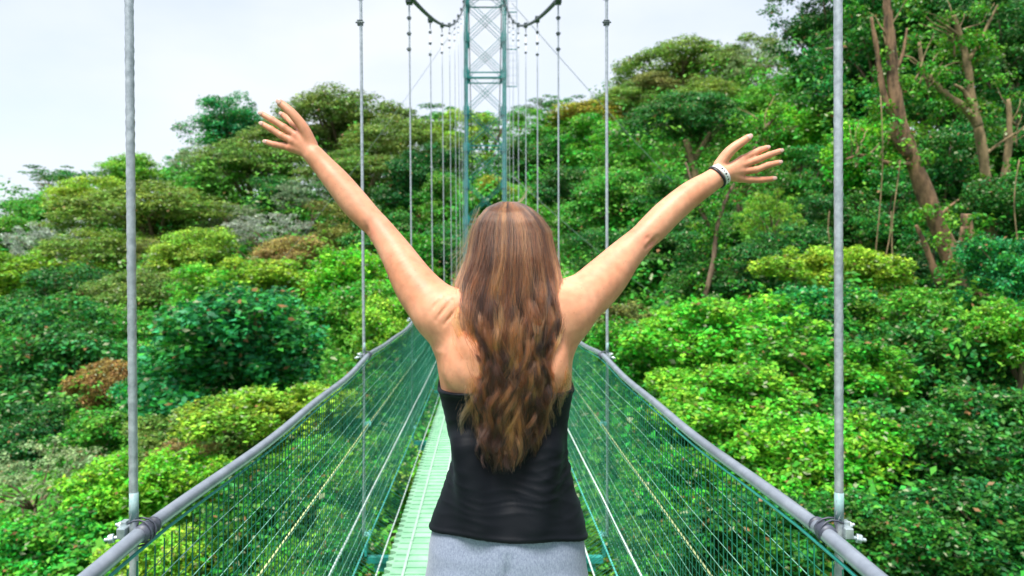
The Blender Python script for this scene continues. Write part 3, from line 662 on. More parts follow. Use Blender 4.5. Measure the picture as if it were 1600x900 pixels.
# hangers
ordn = ['nearest', 'second', 'third', 'fourth', 'fifth', 'sixth', 'seventh', 'eighth', 'ninth', 'tenth', 'eleventh']
def hanger(s, k):
    y = hy[k]; top = mz(y); x = s*(WX + (.004 if k else .0)); l = lift(y)
    h = empty('hanger_cable', (x, y, RAILZ))
    side = 'left-hand' if s < 0 else 'right-hand'
    tag(h, f'{ordn[k]} grey wire rope hanger from the camera on the {side} side', 'hanger cable', 'hangers between main cable and walkway')
    zt = top - RAILZ; zb = DECK + .04 + l - RAILZ; lean = -.007 if s < 0 else 0
    n = 260 if k == 0 else (90 if k < 3 else 8)
    off = s*(.020 if s < 0 else .025)
    z = np.linspace(zb, zt, n)
    pts = [(off + (-.009 if s < 0 else -.002)*max(0, q), 0, q) for q in z]
    mb = MB(); mb.tube(pts, .0078 if k == 0 else .0082, 12 if k < 2 else 6, twist=(55 if k == 0 else None), lobes=(6 if k < 1 else 0))
    mb.build('rope', M['rope'], h, True)
    # clamp holding rope and handrail together
    mb = MB()
    a = np.linspace(-2.3, 2.3, 12)
    for dy in (-.008, .008):
        mb.tube([(off*.45 - s*.027*math.cos(t), dy*(1 + .2*math.sin(3*t)), .0235*math.sin(t) + sag(y) + l) for t in a], .0019, 6)
    mb.build('u_bolt', M['tape'], h, True)
    mb = MB(); c = s*.037
    mb.box((c, 0, l + .003), (.008, .016, .010)); mb.box((c + s*.004, .010, l + .013), (.006, .008, .007))
    mb.tube([(c, -.010, l - .003), (c + s*.030, -.016, l - .008)], .0042, 6)
    mb.tube([(c + s*.013, -.012, l - .005), (c + s*.023, -.0145, l - .0065)], .0090, 6)
    mb.tube([(c, .011, l + .009), (c + s*.022, .010, l + .012)], .0038, 6)
    mb.tube([(c + s*.008, .010, l + .010), (c + s*.016, .0098, l + .011)], .0080, 6)
    o = mb.build('clamp', M['galv'], h)
    bv = o.modifiers.new('bevel', 'BEVEL'); bv.width = .0018; bv.segments = 2
    mb = MB(); mb.tube([(off, 0, l + .022), (off, 0, l + .075)], .0084, 10); mb.build('sleeve', M['sleeve'], h, True)
    for zz in (CZL[0], CZL[1], CZL[2]):
        if zz == CZL[1]: continue
        mb = MB(); mb.box((off - s*.02, 0, zz + l - RAILZ), (.018, .011, .009)); mb.tube([(off - s*.03, 0, zz + l - RAILZ - .014), (off - s*.03, 0, zz + l - RAILZ + .02)], .005, 6)
        mb.build('cable_clip', M['galv_teal'], h)
    if k > 0:
        mb = MB(); mb.box((pts[-1][0], 0, zt), (.028, .045, .030)); mb.build('cable_band', M['dark_steel'], h)
        for q in (.16, .30, .44):
            if q > zt - .2: continue
            mb = MB(); px_ = pts[-1][0]
            mb.box((px_, 0, zt - q), (.015, .013, .013)); mb.tube([(px_ + .023, -.01, zt - q), (px_ - .023, -.01, zt - q)], .005, 6)
            mb.build('rope_clip', M['dark_steel'], h)
for k in range(11):
    for s in (-1, 1): hanger(s, k)

# lattice tower
tw = empty('lattice_tower', (0, TY, -8.0))
tag(tw, 'tall teal steel lattice tower with crossed bracing carrying the main cables', 'tower')
TX, TD, LZ = .775, .45, 8.0      # half width, half depth, offset to world z
zt = MTOP + .5
for sx in (-1, 1):
    for sy in (-1, 1):
        mb = MB(); x, yv = sx*TX, sy*TD
        mb.box((x - sx*.0, yv, (zt + LZ)/2), (.070, .012, (zt + LZ)/2)); mb.box((x + sx*.055, yv - sy*.0, (zt + LZ)/2), (.012, .062, (zt + LZ)/2))
        mb.build('tower_leg', M['tower'], tw)
levels = [LZ + 11.80] + [LZ + 10.64 - 1.47*i for i in range(13)]
for i, z in enumerate(levels):
    for sy in (-1, 1):
        mb = MB()
        if i % 2: mb.beam((-TX, sy*(TD + .02), z), (TX, sy*(TD + .02), z), .07, .04)
        if i % 4 == 3: mb.beam((-TX, sy*(TD + .02), z - .2), (TX, sy*(TD + .02), z - .2), .07, .04)
        if i % 2: mb.build('cross_strut', M['tower'], tw)
        for sx in (-1, 1):
            mb = MB(); mb.box((sx*(TX - .02), sy*(TD + .042), z - .05), (.12, .006, .17)); mb.build('gusset_plate', M['tower'], tw)
    for sx in (-1, 1):
        mb = MB(); mb.beam((sx*TX, -TD, z), (sx*TX, TD, z), .05); mb.build('side_strut', M['tower'], tw)
    if i < len(levels) - 1:
        z2 = levels[i+1]
        if z2 < LZ + .7 and z > LZ - 2.2: continue      # walkway opening
        for sy in (-1, 1):
            mb = MB()
            for sg in (-1, 1):
                for off in (-.07, .07):
                    mb.beam((-sg*TX, sy*(TD + .03 + .012*sg), z + off), (sg*TX, sy*(TD + .03 + .012*sg), z2 + off), .042, .015)
            mb.build('diagonal_brace', M['tower'], tw)
        for sx in (-1, 1):
            mb = MB(); mb.beam((sx*TX, -TD, z), (sx*TX, TD, z2), .035); mb.build('side_brace', M['tower'], tw)
mb = MB(); mb.box((0, 0, zt + LZ + .08), (1.0, .6, .09)); mb.build('saddle_beam', M['tower'], tw)
mb = MB(); mb.box((0, 0, .3), (1.5, 1.0, .9)); mb.build('footing', paint('concrete', (.22,.22,.20), (.33,.32,.29), rough=.9, scale=4), tw)
# ladder outside the right leg
ld = MB(); lx0, lx1 = TX + .12, TX + .50; zb = LZ + P(0, 138, TY)[2]
for x in (lx0 + .02, lx1): ld.beam((x, -.3, zb), (x, -.3, zt + LZ), .035)
ld.build('ladder_rail', M['steel_pale'], tw)
mb = MB(); z = zb
while z < zt + LZ: mb.beam((TX, -.3, z), (lx1, -.3, z), .055, .03); z += 1.5
mb.build('ladder_bracket', M['tower'], tw)
mb = MB(); z = zb + .15
while z < zt + LZ: mb.tube([(lx0 + .02, -.3, z), (lx1, -.3, z)], .009, 5); z += .3
mb.build('rung', M['steel_pale'], tw)

# guy wires from the tower to the slopes
for pts, lab in (([(800,5,30),(975,196,34),(1240,478,40)], 'upper thin guy wire running down from the tower to the right slope'),
                 ([(800,275,30),(870,332,32),(1100,515,36)], 'lower thin guy wire running down behind the right upper arm'),
                 ([(722,28,30),(600,195,33),(430,420,38)], 'thin guy wire running down from the tower to the left slope')):
    mb = MB(); p = [P(a, b, c) for a, b, c in pts]; tt = np.linspace(0, 1, 16)
    mb.tube([p[0]*(1-t) + p[2]*t + np.array([0, 0, -.3*math.sin(math.pi*t)]) for t in tt], .009 if 'left' in lab else .014, 6)
    tag(mb.build('guy_wire', M['rope'], None, True), lab, 'guy wire', 'guy wires of the tower')
# ================================================================== THE WOMAN
PD = 1.65                         # her distance from the camera
def S(px, py, d=PD): return P(px, py, d)
def pz(py): return (413 - py)/F*PD
def pxx(px): return (px - 758)/F*PD
CX, CY = pxx(791), PD

class Field:
    """implicit body: primitives joined one after another with a smooth union"""
    def __init__(s): s.p = []
    def cone(s, a, b, ra, rb, k=.012, sub=False):
        a = np.asarray(a, float); b = np.asarray(b, float); ab = b - a; L2 = float(ab @ ab) + 1e-12
        def f(p):
            t = np.clip(((p - a) @ ab)/L2, 0, 1); q = p - a - t[..., None]*ab
            return np.sqrt((q*q).sum(-1)) - (ra + (rb - ra)*t)
        r = max(ra, rb); s.p.append((f, np.minimum(a, b) - r, np.maximum(a, b) + r, k, sub)); return s
    def ell(s, c, r, k=.012, R=None, sub=False):
        c = np.asarray(c, float); r = np.asarray(r, float)
        def f(p):
            q = p - c
            if R is not None: q = q @ R
            k0 = np.sqrt(((q/r)**2).sum(-1)); k1 = np.sqrt(((q/r**2)**2).sum(-1)) + 1e-9
            return k0*(k0 - 1)/k1
        m = r.max() if R is not None else r
        s.p.append((f, c - m, c + m, k, sub)); return s
    def chain(s, pts, rads, k=.012, sub=5):
        """one limb: a tube along a smooth curve through the joints, its radius changing smoothly"""
        Pq = np.column_stack([np.array(pts, float), np.array(rads, float)]); n = len(Pq)
        E = np.vstack([2*Pq[0] - Pq[1], Pq, 2*Pq[-1] - Pq[-2]]); out = []
        for i in range(n - 1):
            p0, p1, p2, p3 = E[i:i+4]
            for t in np.arange(sub)/sub:
                out.append(.5*(2*p1 + (p2 - p0)*t + (2*p0 - 5*p1 + 4*p2 - p3)*t*t + (3*p1 - p0 - 3*p2 + p3)*t**3))
        out.append(Pq[-1]); C = np.array(out); sg = [(C[i, :3], C[i+1, :3] - C[i, :3], C[i, 3], C[i+1, 3]) for i in range(len(C) - 1)]
        def f(p):
            d = None
            for a, ab, ra, rb in sg:
                t = np.clip(((p - a) @ ab)/(ab @ ab + 1e-12), 0, 1); q = p - a - t[..., None]*ab
                e = np.sqrt((q*q).sum(-1)) - (ra + (rb - ra)*t); d = e if d is None else np.minimum(d, e)
            return d
        r = C[:, 3].max(); s.p.append((f, C[:, :3].min(0) - r, C[:, :3].max(0) + r, k, False)); return s
    def fn(s, f, lo, hi, k): s.p.append((f, np.array(lo), np.array(hi), k, False)); return s
    @staticmethod
    def mix(d, e, k, sub):
        if sub:
            h = np.clip(.5 - .5*(d + e)/k, 0, 1); return d + (-e - d)*h + k*h*(1-h)
        h = np.clip(.5 + .5*(d - e)/k, 0, 1); return d + (e - d)*h - k*h*(1-h)
    def at(s, p):
        d = np.full(p.shape[:-1], 9.0)
        for f, lo, hi, k, sub in s.p:
            m = ((p > lo - k - .03) & (p < hi + k + .03)).all(-1)
            if m.any(): d[m] = s.mix(d[m], f(p[m]), k, sub)
        return d

def sample(f, lo, hi, h):
    """field on a fine grid, worked out only near the surface that a coarse grid finds"""
    c = 4; n = [int(math.ceil((hi[i] - lo[i])/(h*c))) for i in range(3)]
    ax = [lo[i] + h*np.arange(n[i]*c) for i in range(3)]
    cax = [lo[i] + h*c*(np.arange(n[i]) + .5) for i in range(3)]
    Dc = f(np.stack(np.meshgrid(*cax, indexing='ij'), -1))
    near = np.abs(Dc) < h*c*1.9 + .012
    D = np.where(Dc > 0, 9., -9.).astype(np.float32).repeat(c, 0).repeat(c, 1).repeat(c, 2)
    mk = np.argwhere(near.repeat(c, 0).repeat(c, 1).repeat(c, 2))
    P_ = mk*h + np.array(lo); out = np.empty(len(P_), np.float32)
    for k in range(0, len(P_), 400000): out[k:k+400000] = f(P_[k:k+400000])
    D[tuple(mk.T)] = out
    return ax, D

def surface(ax, D):
    """surface nets"""
    ins = D < 0; nx, ny, nz_ = D.shape; h = ax[0][1] - ax[0][0]
    cnt = np.zeros((nx-1, ny-1, nz_-1), np.int8)
    for i in (0, 1):
        for j in (0, 1):
            for k in (0, 1): cnt += ins[i:nx-1+i, j:ny-1+j, k:nz_-1+k]
    act = (cnt > 0) & (cnt < 8); I = np.argwhere(act); n = len(I)
    vid = np.full(act.shape, -1, np.int64); vid[tuple(I.T)] = np.arange(n)
    C = [(i, j, k) for i in (0, 1) for j in (0, 1) for k in (0, 1)]
    val = {c: D[I[:, 0]+c[0], I[:, 1]+c[1], I[:, 2]+c[2]] for c in C}
    acc = np.zeros((n, 3)); w = np.zeros(n)
    for a in C:
        for axx in range(3):
            if a[axx]: continue
            b = list(a); b[axx] = 1; b = tuple(b); va, vb = val[a], val[b]
            m = (va < 0) != (vb < 0); t = np.where(m, va/(va - vb + 1e-12), 0)
            p = np.array(a, float) + t[:, None]*(np.array(b, float) - np.array(a, float))
            acc[m] += p[m]; w[m] += 1
    V = (I + acc/w[:, None])*h + np.array([a[0] for a in ax])
    Qs = []
    for axx in range(3):
        u, v = [(1, 2), (2, 0), (0, 1)][axx]
        sl0 = [slice(None)]*3; sl1 = [slice(None)]*3; sl0[axx] = slice(0, -1); sl1[axx] = slice(1, None)
        a, b = ins[tuple(sl0)], ins[tuple(sl1)]
        E = np.argwhere(a != b); E = E[(E[:, u] > 0) & (E[:, v] > 0) & (E[:, u] < D.shape[u]-1) & (E[:, v] < D.shape[v]-1)]
        flip = ins[tuple(E.T)]
        def g(du, dv):
            q = E.copy(); q[:, u] -= du; q[:, v] -= dv; return vid[tuple(q.T)]
        q = np.stack([g(1, 1), g(0, 1), g(0, 0), g(1, 0)], 1)
        q[~flip] = q[~flip][:, ::-1]; Qs.append(q)
    return V, np.concatenate(Qs)

def project(V, f, it=3):
    e = 6e-4
    for _ in range(it):
        d = f(V); g = np.stack([f(V + np.eye(3)[i]*e) - f(V - np.eye(3)[i]*e) for i in range(3)], 1)/(2*e)
        st = (d/((g*g).sum(1) + 1e-3))[:, None]*g; l = np.linalg.norm(st, axis=1)[:, None]
        V = V - st*np.minimum(1, .003/(l + 1e-9))
    return V

# ---- torso: silhouette read off the photograph, height by height
tab = np.array([(440,772,822,.035),(455,752,842,.052),(480,722,868,.075),(510,694,892,.094),(545,680,896,.106),(575,684,893,.108),(605,689,892,.104),
 (650,699,884,.097),(700,709,882,.090),(725,709,884,.090),(757,698,892,.096),(811,679,908,.112),(848,671,912,.122),(900,667,917,.128),(960,665,920,.124),(1000,672,915,.11)], float)
tz = pz(tab[:, 0])[::-1]; tL = pxx(tab[:, 1])[::-1]; tR = pxx(tab[:, 2])[::-1]; tB = tab[:, 3][::-1]
cyb = np.interp(tz, [-.8, -.55, -.43, -.25, -.05], [-.005, .0, .012, 0, .012])   # lower back hollow
def torso(p):
    z = p[..., 2]; L_ = np.interp(z, tz, tL); R_ = np.interp(z, tz, tR); b = np.interp(z, tz, tB); cy = CY + np.interp(z, tz, cyb)
    a = (R_ - L_)/2; X = (p[..., 0] - (L_ + R_)/2)/a; Yv = (p[..., 1] - cy)/b
    g = (np.abs(X)**2.35 + np.abs(Yv)**2.35)**(1/2.35); d = (g - 1)*np.minimum(a, b)*1.1
    return np.maximum(d, np.maximum(z - tz[-1] - 0, tz[0] - z))
def backy(z, x=CX):              # y of the back surface
    b = np.interp(z, tz, tB); cy = CY + np.interp(z, tz, cyb); a = (np.interp(z, tz, tR) - np.interp(z, tz, tL))/2
    return cy - b*np.maximum(0, 1 - np.minimum(1, abs((x - CX)/a))**2.35)**(1/2.35)

def limb_pts(rows): return [S(a, b, d) for a, b, d, r in rows], [r*.99*d/F for a, b, d, r in rows]
armL = [(712,505,1.645,46),(686,486,1.655,42),(652,449,1.68,35),(618,394,1.715,25.5),(592,357,1.74,20.5),(576,341,1.75,21),(554,317,1.765,22.5),(528,285,1.78,20.5),(506,260,1.795,17.5),(491,243,1.80,16)]
armR = [(862,505,1.645,46),(888,478,1.655,42),(917,461,1.675,38),(945,435,1.70,34.5),(975,401,1.725,27),(1003,373,1.74,22),(1020,357,1.75,23),(1045,332,1.765,22.5),(1080,303,1.78,20.5),(1108,285,1.795,17.5),(1124,274,1.80,16.5)]
B1 = Field()
B1.fn(torso, (tL.min()-.01, CY-.15, tz[0]), (tR.max()+.01, CY+.15, tz[-1]), .03)
for rows in (armL, armR):
    pts, r = limb_pts(rows)
    B1.chain(pts, r, .035, 10)
# back muscles, shoulder blades, spine furrow
for s, (sx, sy) in ((-1, (733, 545)), (1, (848, 543))):
    c = S(sx, sy); c[1] = CY - .082
    B1.ell(c, (.036, .024, .072), .04, np.array(Matrix.Rotation(math.radians(-s*24), 3, 'Y')))
    a = S(790 + s*48, 470); a[1] = CY - .045; b = S(790 + s*104, 492); b[1] = CY - .02; B1.cone(a, b, .036, .040, .04)
    b2_ = S(790 + s*58, 690); b2_[1] = CY - .064; b3_ = S(790 + s*42, 800); b3_[1] = CY - .085; B1.cone(b2_, b3_, .03, .03, .03)
for s in (-1, 1):
    a = S(790 + s*84, 520); a[1] = CY - .112; b = S(790 + s*44, 590); b[1] = CY - .128; B1.cone(a, b, .011, .008, .020, sub=True)
B1.cone((CX, CY - .118, pz(540)), (CX, CY - .106, pz(760)), .010, .010, .03, sub=True)
B1.chain([(CX, CY + .012, pz(500)), (CX + .004, CY + .022, pz(450))], [.056, .052], .03)   # neck
# creases on the left shoulder and inside both elbows
for a, b, r in (((688,492),(706,470),.0022),((697,498),(714,480),.0020),((683,476),(698,462),.0016)):
    pa, pb = S(*a), S(*b); 
    for q in (pa, pb): q[1] = CY - .095
    def crease(p, a=pa, b=pb, r=r):
        ab = (b - a)[[0, 2]]; q = p[..., [0, 2]] - a[[0, 2]]; t = np.clip((q @ ab)/(ab @ ab), 0, 1)
        e = q - t[..., None]*ab; return np.sqrt((e**2).sum(-1)) - r
    B1.p.append((lambda p, c=crease: np.where(p[..., 1] < CY, c(p) + np.maximum(0, .004), 9.), np.minimum(pa, pb) - .02, np.maximum(pa, pb) + np.array([.02, .05, .02]), .006, None))
B1.p = [q for q in B1.p if q[4] is not None]
creases = []
def crease_line(a, b, depth, wd): creases.append((S(*a)[[0, 2]]*1.0, S(*b)[[0, 2]]*1.0, depth, wd))
crease_line((684,497),(708,466),.0050,.0036); crease_line((697,503),(718,476),.0046,.0036); crease_line((676,484),(694,462),.003,.004)
k_ = 1.74/1.65
def S2(px, py): return P(px, py, 1.74)[[0, 2]]
creases.append((S2(1005,388), S2(1023,371), .0075, .0050)); creases.append((S2(1003,376), S2(1012,369), .003, .006)); creases.append((S2(572,350), S2(580,369), .0030, .0055))
def crease_disp(p):
    d = np.zeros(p.shape[:-1]); q = p[..., [0, 2]]
    for a, b, dep, wd in creases:
        ab = b - a; t = np.clip(((q - a) @ ab)/(ab @ ab), 0, 1); e2 = ((q - a - t[..., None]*ab)**2).sum(-1)
        d += dep*np.exp(-e2/wd**2)*np.where(p[..., 1] < CY + .08, 1, 0)*np.sin(np.pi*np.clip(t, .12, .88))
    return d
# ---- head and face (she looks away from the camera)
HC = np.array([S(800, 388)[0], CY + .012, pz(392)])
B1.ell(HC + (0, -.004, .014), (.074, .092, .083), .02)
B1.ell(HC + (0, .030, -.036), (.057, .062, .075), .03)
B1.ell(HC + (0, .060, -.088), (.026, .024, .022), .03)           # chin
B1.cone(HC + (0, .090, .000), HC + (0, .112, -.032), .008, .0125, .012)  # nose
for s in (-1, 1):
    B1.ell(HC + (s*.009, .104, -.036), (.007, .009, .006), .006)
    B1.ell(HC + (s*.031, .101, .004), (.017, .012, .011), .008, sub=True)     # eye socket
    B1.cone(HC + (s*.014, .090, .020), HC + (s*.044, .080, .021), .008, .006, .012)
    B1.ell(HC + (s*.040, .070, -.030), (.018, .018, .016), .02)
    B1.ell(HC + (s*.076, .004, -.012), (.007, .016, .029), .006)            # ear
    B1.ell(HC + (s*.082, .006, -.010), (.004, .009, .018), .004, sub=True)
B1.cone(HC + (-.018, .088, -.0575), HC + (.018, .088, -.0575), .0065, .0065, .006)
B1.cone(HC + (-.014, .088, -.0665), HC + (.014, .088, -.0665), .0075, .0075, .005)
# ---- pelvis, legs, feet
for s in (-1, 1):
    x = CX + s*.088
    B1.ell((x - s*.012, CY - .062, -.735), (.084, .074, .088), .025)
    B1.chain([(x, CY, -.72), (x + s*.004, CY + .008, -.93), (x + s*.006, CY + .006, -1.10), (x + s*.006, CY - .012, -1.20), (x + s*.006, CY + .0, -1.42)],
             [.088, .072, .050, .053, .034], .02)
    B1.chain([(x + s*.006, CY - .012, -1.455), (x + s*.012, CY + .06, -1.468), (x + s*.016, CY + .135, -1.480)], [.032, .030, .020], .02)
# ---- hands: palm capsules, then four fingers and a thumb each
nails = []
def hand(wrist, mcps, digits, thumb, dback):
    w = np.array(wrist)
    for i, m in enumerate(mcps):
        B1.cone(w + (np.array(m) - w)*.10, m, .0125, .0100, .010)
        t0 = w + (np.array(m) - w)*.35 + np.array([0, -.0085, 0]); B1.cone(t0, np.array(m) + np.array([0, -.0055, 0]), .0025, .0036, .007)
    for pts in digits:
        n = len(pts); r = np.linspace(.0092, .0068, n)
        B1.chain(pts, r, .0035)
        for q, rr in list(zip(pts, r))[1:-1]: B1.ell(q, (rr*1.05,)*3, .003)
        nails.append((pts[-2], pts[-1], r[-1]))
    n = len(thumb); r = np.linspace(.0145, .0088, n); B1.chain(thumb, r, .007); nails.append((thumb[-2], thumb[-1], r[-1]))
DH = 1.805
def Hn(rows, d=DH): return [P(a, b, d + (c[0] if c else 0)) for a, b, *c in rows]
wl = P(491, 243, 1.80)
mL = Hn([(471,204,.010),(463,212,.0),(458,221,.0),(454,231,.006)])
hand(wl, mL,
     [Hn([(470,203,.012),(458,193,.032),(449,185,.052),(441,179,.062)]),
      Hn([(463,212,.0),(444,199,.004),(425,187,.008),(409,178,.013)]),
      Hn([(458,221,.0),(440,212,.004),(424,202,.006),(410,194,.010)]),
      Hn([(454,231,.006),(442,228,.010),(430,226,.012),(416,222,.016)])],
     Hn([(487,226,-.002),(475,201,-.006),(459,180,-.008),(449,170,-.006),(438,161,-.003)]), -1)
wr = P(1127, 272, 1.80)
mR = Hn([(1160,249,.004),(1160,258,.0),(1158,268,.0),(1156,279,.005)])
hand(wr, mR,
     [Hn([(1160,249,.004),(1175,241,.008),(1187,235,.012),(1198,231,.018)]),
      Hn([(1160,258,.0),(1182,250,.003),(1202,242,.006),(1219,236,.011)]),
      Hn([(1158,268,.0),(1181,265,.003),(1200,258,.005),(1217,254,.010)]),
      Hn([(1156,279,.005),(1172,281,.008),(1190,281,.010),(1208,279,.014)])],
     Hn([(1124,258,-.002),(1137,240,-.006),(1149,229,-.008),(1159,222,-.007),(1169,215,-.004)]), -1)

def body_f(p): return B1.at(p) + crease_disp(p) + .006*np.clip((-.30 - p[..., 2])/.03, 0, 1) + .010*np.clip((-.56 - p[..., 2])/.03, 0, 1)*np.clip((p[..., 2] + 1.40)/.05, 0, 1)
def furrow(p): return .009*np.exp(-((p[..., 0] - CX)/.010)**2)*np.clip((-.60 - p[..., 2])/.04, 0, 1)*(p[..., 1] < CY)
woman = empty('person', (CX, CY, DECK))
tag(woman, 'woman seen from behind with long brown hair, black top and grey leggings, arms raised wide', 'person')
def finish(name, V, Q, mat, origin=woman):
    V = V - np.array(origin.location)
    me = mesh_np(name, V, Q); o = link(name, me, mat, origin, True); return o, me
ax, D = sample(body_f, (-.62, CY - .21, DECK + .005), (.76, CY + .24, .43), .0034)
V, Q = surface(ax, D); V = project(V, body_f, 3)
# skin material with places coloured by a vertex attribute
m, t, b = newmat('skin'); out = t.nodes['Material Output']
tcn = N(t, 'ShaderNodeTexCoord'); n1 = N(t, 'ShaderNodeTexNoise', i_Scale=11.0, i_Detail=4.0); n2 = N(t, 'ShaderNodeTexNoise', i_Scale=260.0, i_Detail=2.0)
n3 = N(t, 'ShaderNodeTexNoise', i_Scale=55.0, i_Detail=3.0)
for q in (n1, n2, n3): t.links.new(tcn.outputs['Object'], q.inputs['Vector'])
r = N(t, 'ShaderNodeValToRGB'); e = r.color_ramp.elements; e[0].position = .32; e[1].position = .68
e[0].color = (.54,.235,.130,1); e[1].color = (.66,.335,.210,1); t.links.new(n1.outputs['Fac'], r.inputs['Fac'])
r3 = N(t, 'ShaderNodeValToRGB'); r3.color_ramp.elements[0].color = (.90,.86,.84,1); r3.color_ramp.elements[1].color = (1.06,1.03,1.0,1)
r3.color_ramp.elements[0].position = .3; r3.color_ramp.elements[1].position = .6; t.links.new(n3.outputs['Fac'], r3.inputs['Fac'])
ml = N(t, 'ShaderNodeMix', data_type='RGBA', blend_type='MULTIPLY'); ml.inputs[0].default_value = 1
t.links.new(r.outputs['Color'], ml.inputs[6]); t.links.new(r3.outputs['Color'], ml.inputs[7])
n4 = N(t, 'ShaderNodeTexVoronoi', i_Scale=48.0); t.links.new(tcn.outputs['Object'], n4.inputs['Vector'])   # moles and freckles
r4 = N(t, 'ShaderNodeValToRGB'); r4.color_ramp.elements[0].color = (.62,.45,.36,1); r4.color_ramp.elements[1].color = (1,1,1,1); r4.color_ramp.elements[0].position = .05; r4.color_ramp.elements[1].position = .11
t.links.new(n4.outputs['Distance'], r4.inputs['Fac']); m4 = N(t, 'ShaderNodeMix', data_type='RGBA', blend_type='MULTIPLY'); m4.inputs[0].default_value = .45
t.links.new(ml.outputs[2], m4.inputs[6]); t.links.new(r4.outputs['Color'], m4.inputs[7]); ml = m4
vc = N(t, 'ShaderNodeAttribute', attribute_name='paint'); mx = N(t, 'ShaderNodeMix', data_type='RGBA')
t.links.new(vc.outputs['Alpha'], mx.inputs[0]); t.links.new(ml.outputs[2], mx.inputs[6]); t.links.new(vc.outputs['Color'], mx.inputs[7])
t.links.new(mx.outputs[2], b.inputs['Base Color']); b.inputs['Roughness'].default_value = .50
b.inputs['Subsurface Weight'].default_value = .18; b.inputs['Subsurface Radius'].default_value = (.012, .004, .002); b.inputs['Subsurface Scale'].default_value = 1.0
b.inputs['Specular IOR Level'].default_value = .35
bp = N(t, 'ShaderNodeBump', i_Strength=.18, i_Distance=.0006); t.links.new(n2.outputs['Fac'], bp.inputs['Height']); t.links.new(bp.outputs['Normal'], b.inputs['Normal'])
body, bme = finish('body', V, Q, m)
pc = np.zeros((len(V), 4), np.float32)
rel = V - HC
scalp = (np.linalg.norm(rel/np.array([.095, .115, .10]), axis=1) < 1.05) & ((rel[:, 1] < .045) | (rel[:, 2] > .055)) & (rel[:, 2] > -.07) & ~((np.abs(rel[:, 0]) > .068) & (np.abs(rel[:, 1] - .004) < .02) & (rel[:, 2] < .02))
pc[scalp] = (.050, .024, .014, 1)
lips = (np.abs(rel[:, 0]) < .022) & (rel[:, 2] > -.074) & (rel[:, 2] < -.053) & (rel[:, 1] > .088); pc[lips] = (.45, .12, .10, .8)
brow = (np.abs(np.abs(rel[:, 0]) - .031) < .016) & (np.abs(rel[:, 2] - .025) < .0035) & (rel[:, 1] > .06); pc[brow] = (.06, .03, .015, .8)
for q, rad in [(S(1005, 380, 1.72), .03), (S(584, 362, 1.72), .03)] + [(np.array(a_), .010) for a_, b_, r_ in nails] + [(np.array(b_), .011) for a_, b_, r_ in nails] + [(np.array(q_), .013) for q_ in mL + mR]:
    al = .42*np.exp(-((V - q)**2).sum(1)/rad**2); mk = (al > .02) & (pc[:, 3] < al); pc[mk, :3] = (.60, .19, .13); pc[mk, 3] = al[mk]
ca = bme.color_attributes.new('paint', 'FLOAT_COLOR', 'POINT'); ca.data.foreach_set('color', pc.ravel())
# eyes
mw = paint('eye_white', (.75,.74,.72), (.8,.79,.77), rough=.15, bump=0); mi = paint('iris', (.05,.025,.012), (.09,.05,.02), rough=.1, bump=0)
wo = np.array(woman.location)
for s in (-1, 1):
    c = HC + np.array([s*.031, .088, .003]) - wo
    def ball(c, r, n=16):
        mb = MB(); a = np.linspace(0.02, math.pi - .02, n//2 + 2)
        mb.tube([(c[0], c[1] - r*math.cos(q), c[2]) for q in a], [r*math.sin(q) for q in a], n); return mb
    eo = ball(c, .0118).build('eye', mw, woman, True)
    mb = ball(c + np.array([0, .0078, 0]), .0052); mb.build('iris', mi, eo, True)
# fingernails
mnail = paint('nail', (.55,.33,.26), (.64,.42,.35), rough=.2, bump=0)
for a, bb, r in nails:
    a = np.array(a); bb = np.array(bb); dr = (bb - a)/np.linalg.norm(bb - a); up = np.array([0, -1., 0]); up -= dr*(up @ dr); up /= np.linalg.norm(up); sd = np.cross(dr, up)
    c = bb + dr*r*.35 + up*r*.62; v = []
    nu, nv = 7, 6
    for iu in range(nu):
        for iv in range(nv):
            th = (iu/(nu-1) - .5)*1.7; q = iv/(nv-1)
            wd = r*(.70 - .25*(abs(q - .45)*2)**3)
            v.append(c + sd*wd*math.sin(th)/math.sin(.85) + up*(r*.42*math.cos(th)) + dr*(q - .55)*r*1.7 - up*r*.35*max(0, q-.6) - wo)
    f = [(i*nv+j, (i+1)*nv+j, (i+1)*nv+j+1, i*nv+j+1) for i in range(nu-1) for j in range(nv-1)]
    me = bpy.data.meshes.new('fingernail'); me.from_pydata([tuple(x) for x in v], [], f); o = link('fingernail', me, mnail, woman, True)
    sm = o.modifiers.new('thickness', 'SOLIDIFY'); sm.thickness = .0007

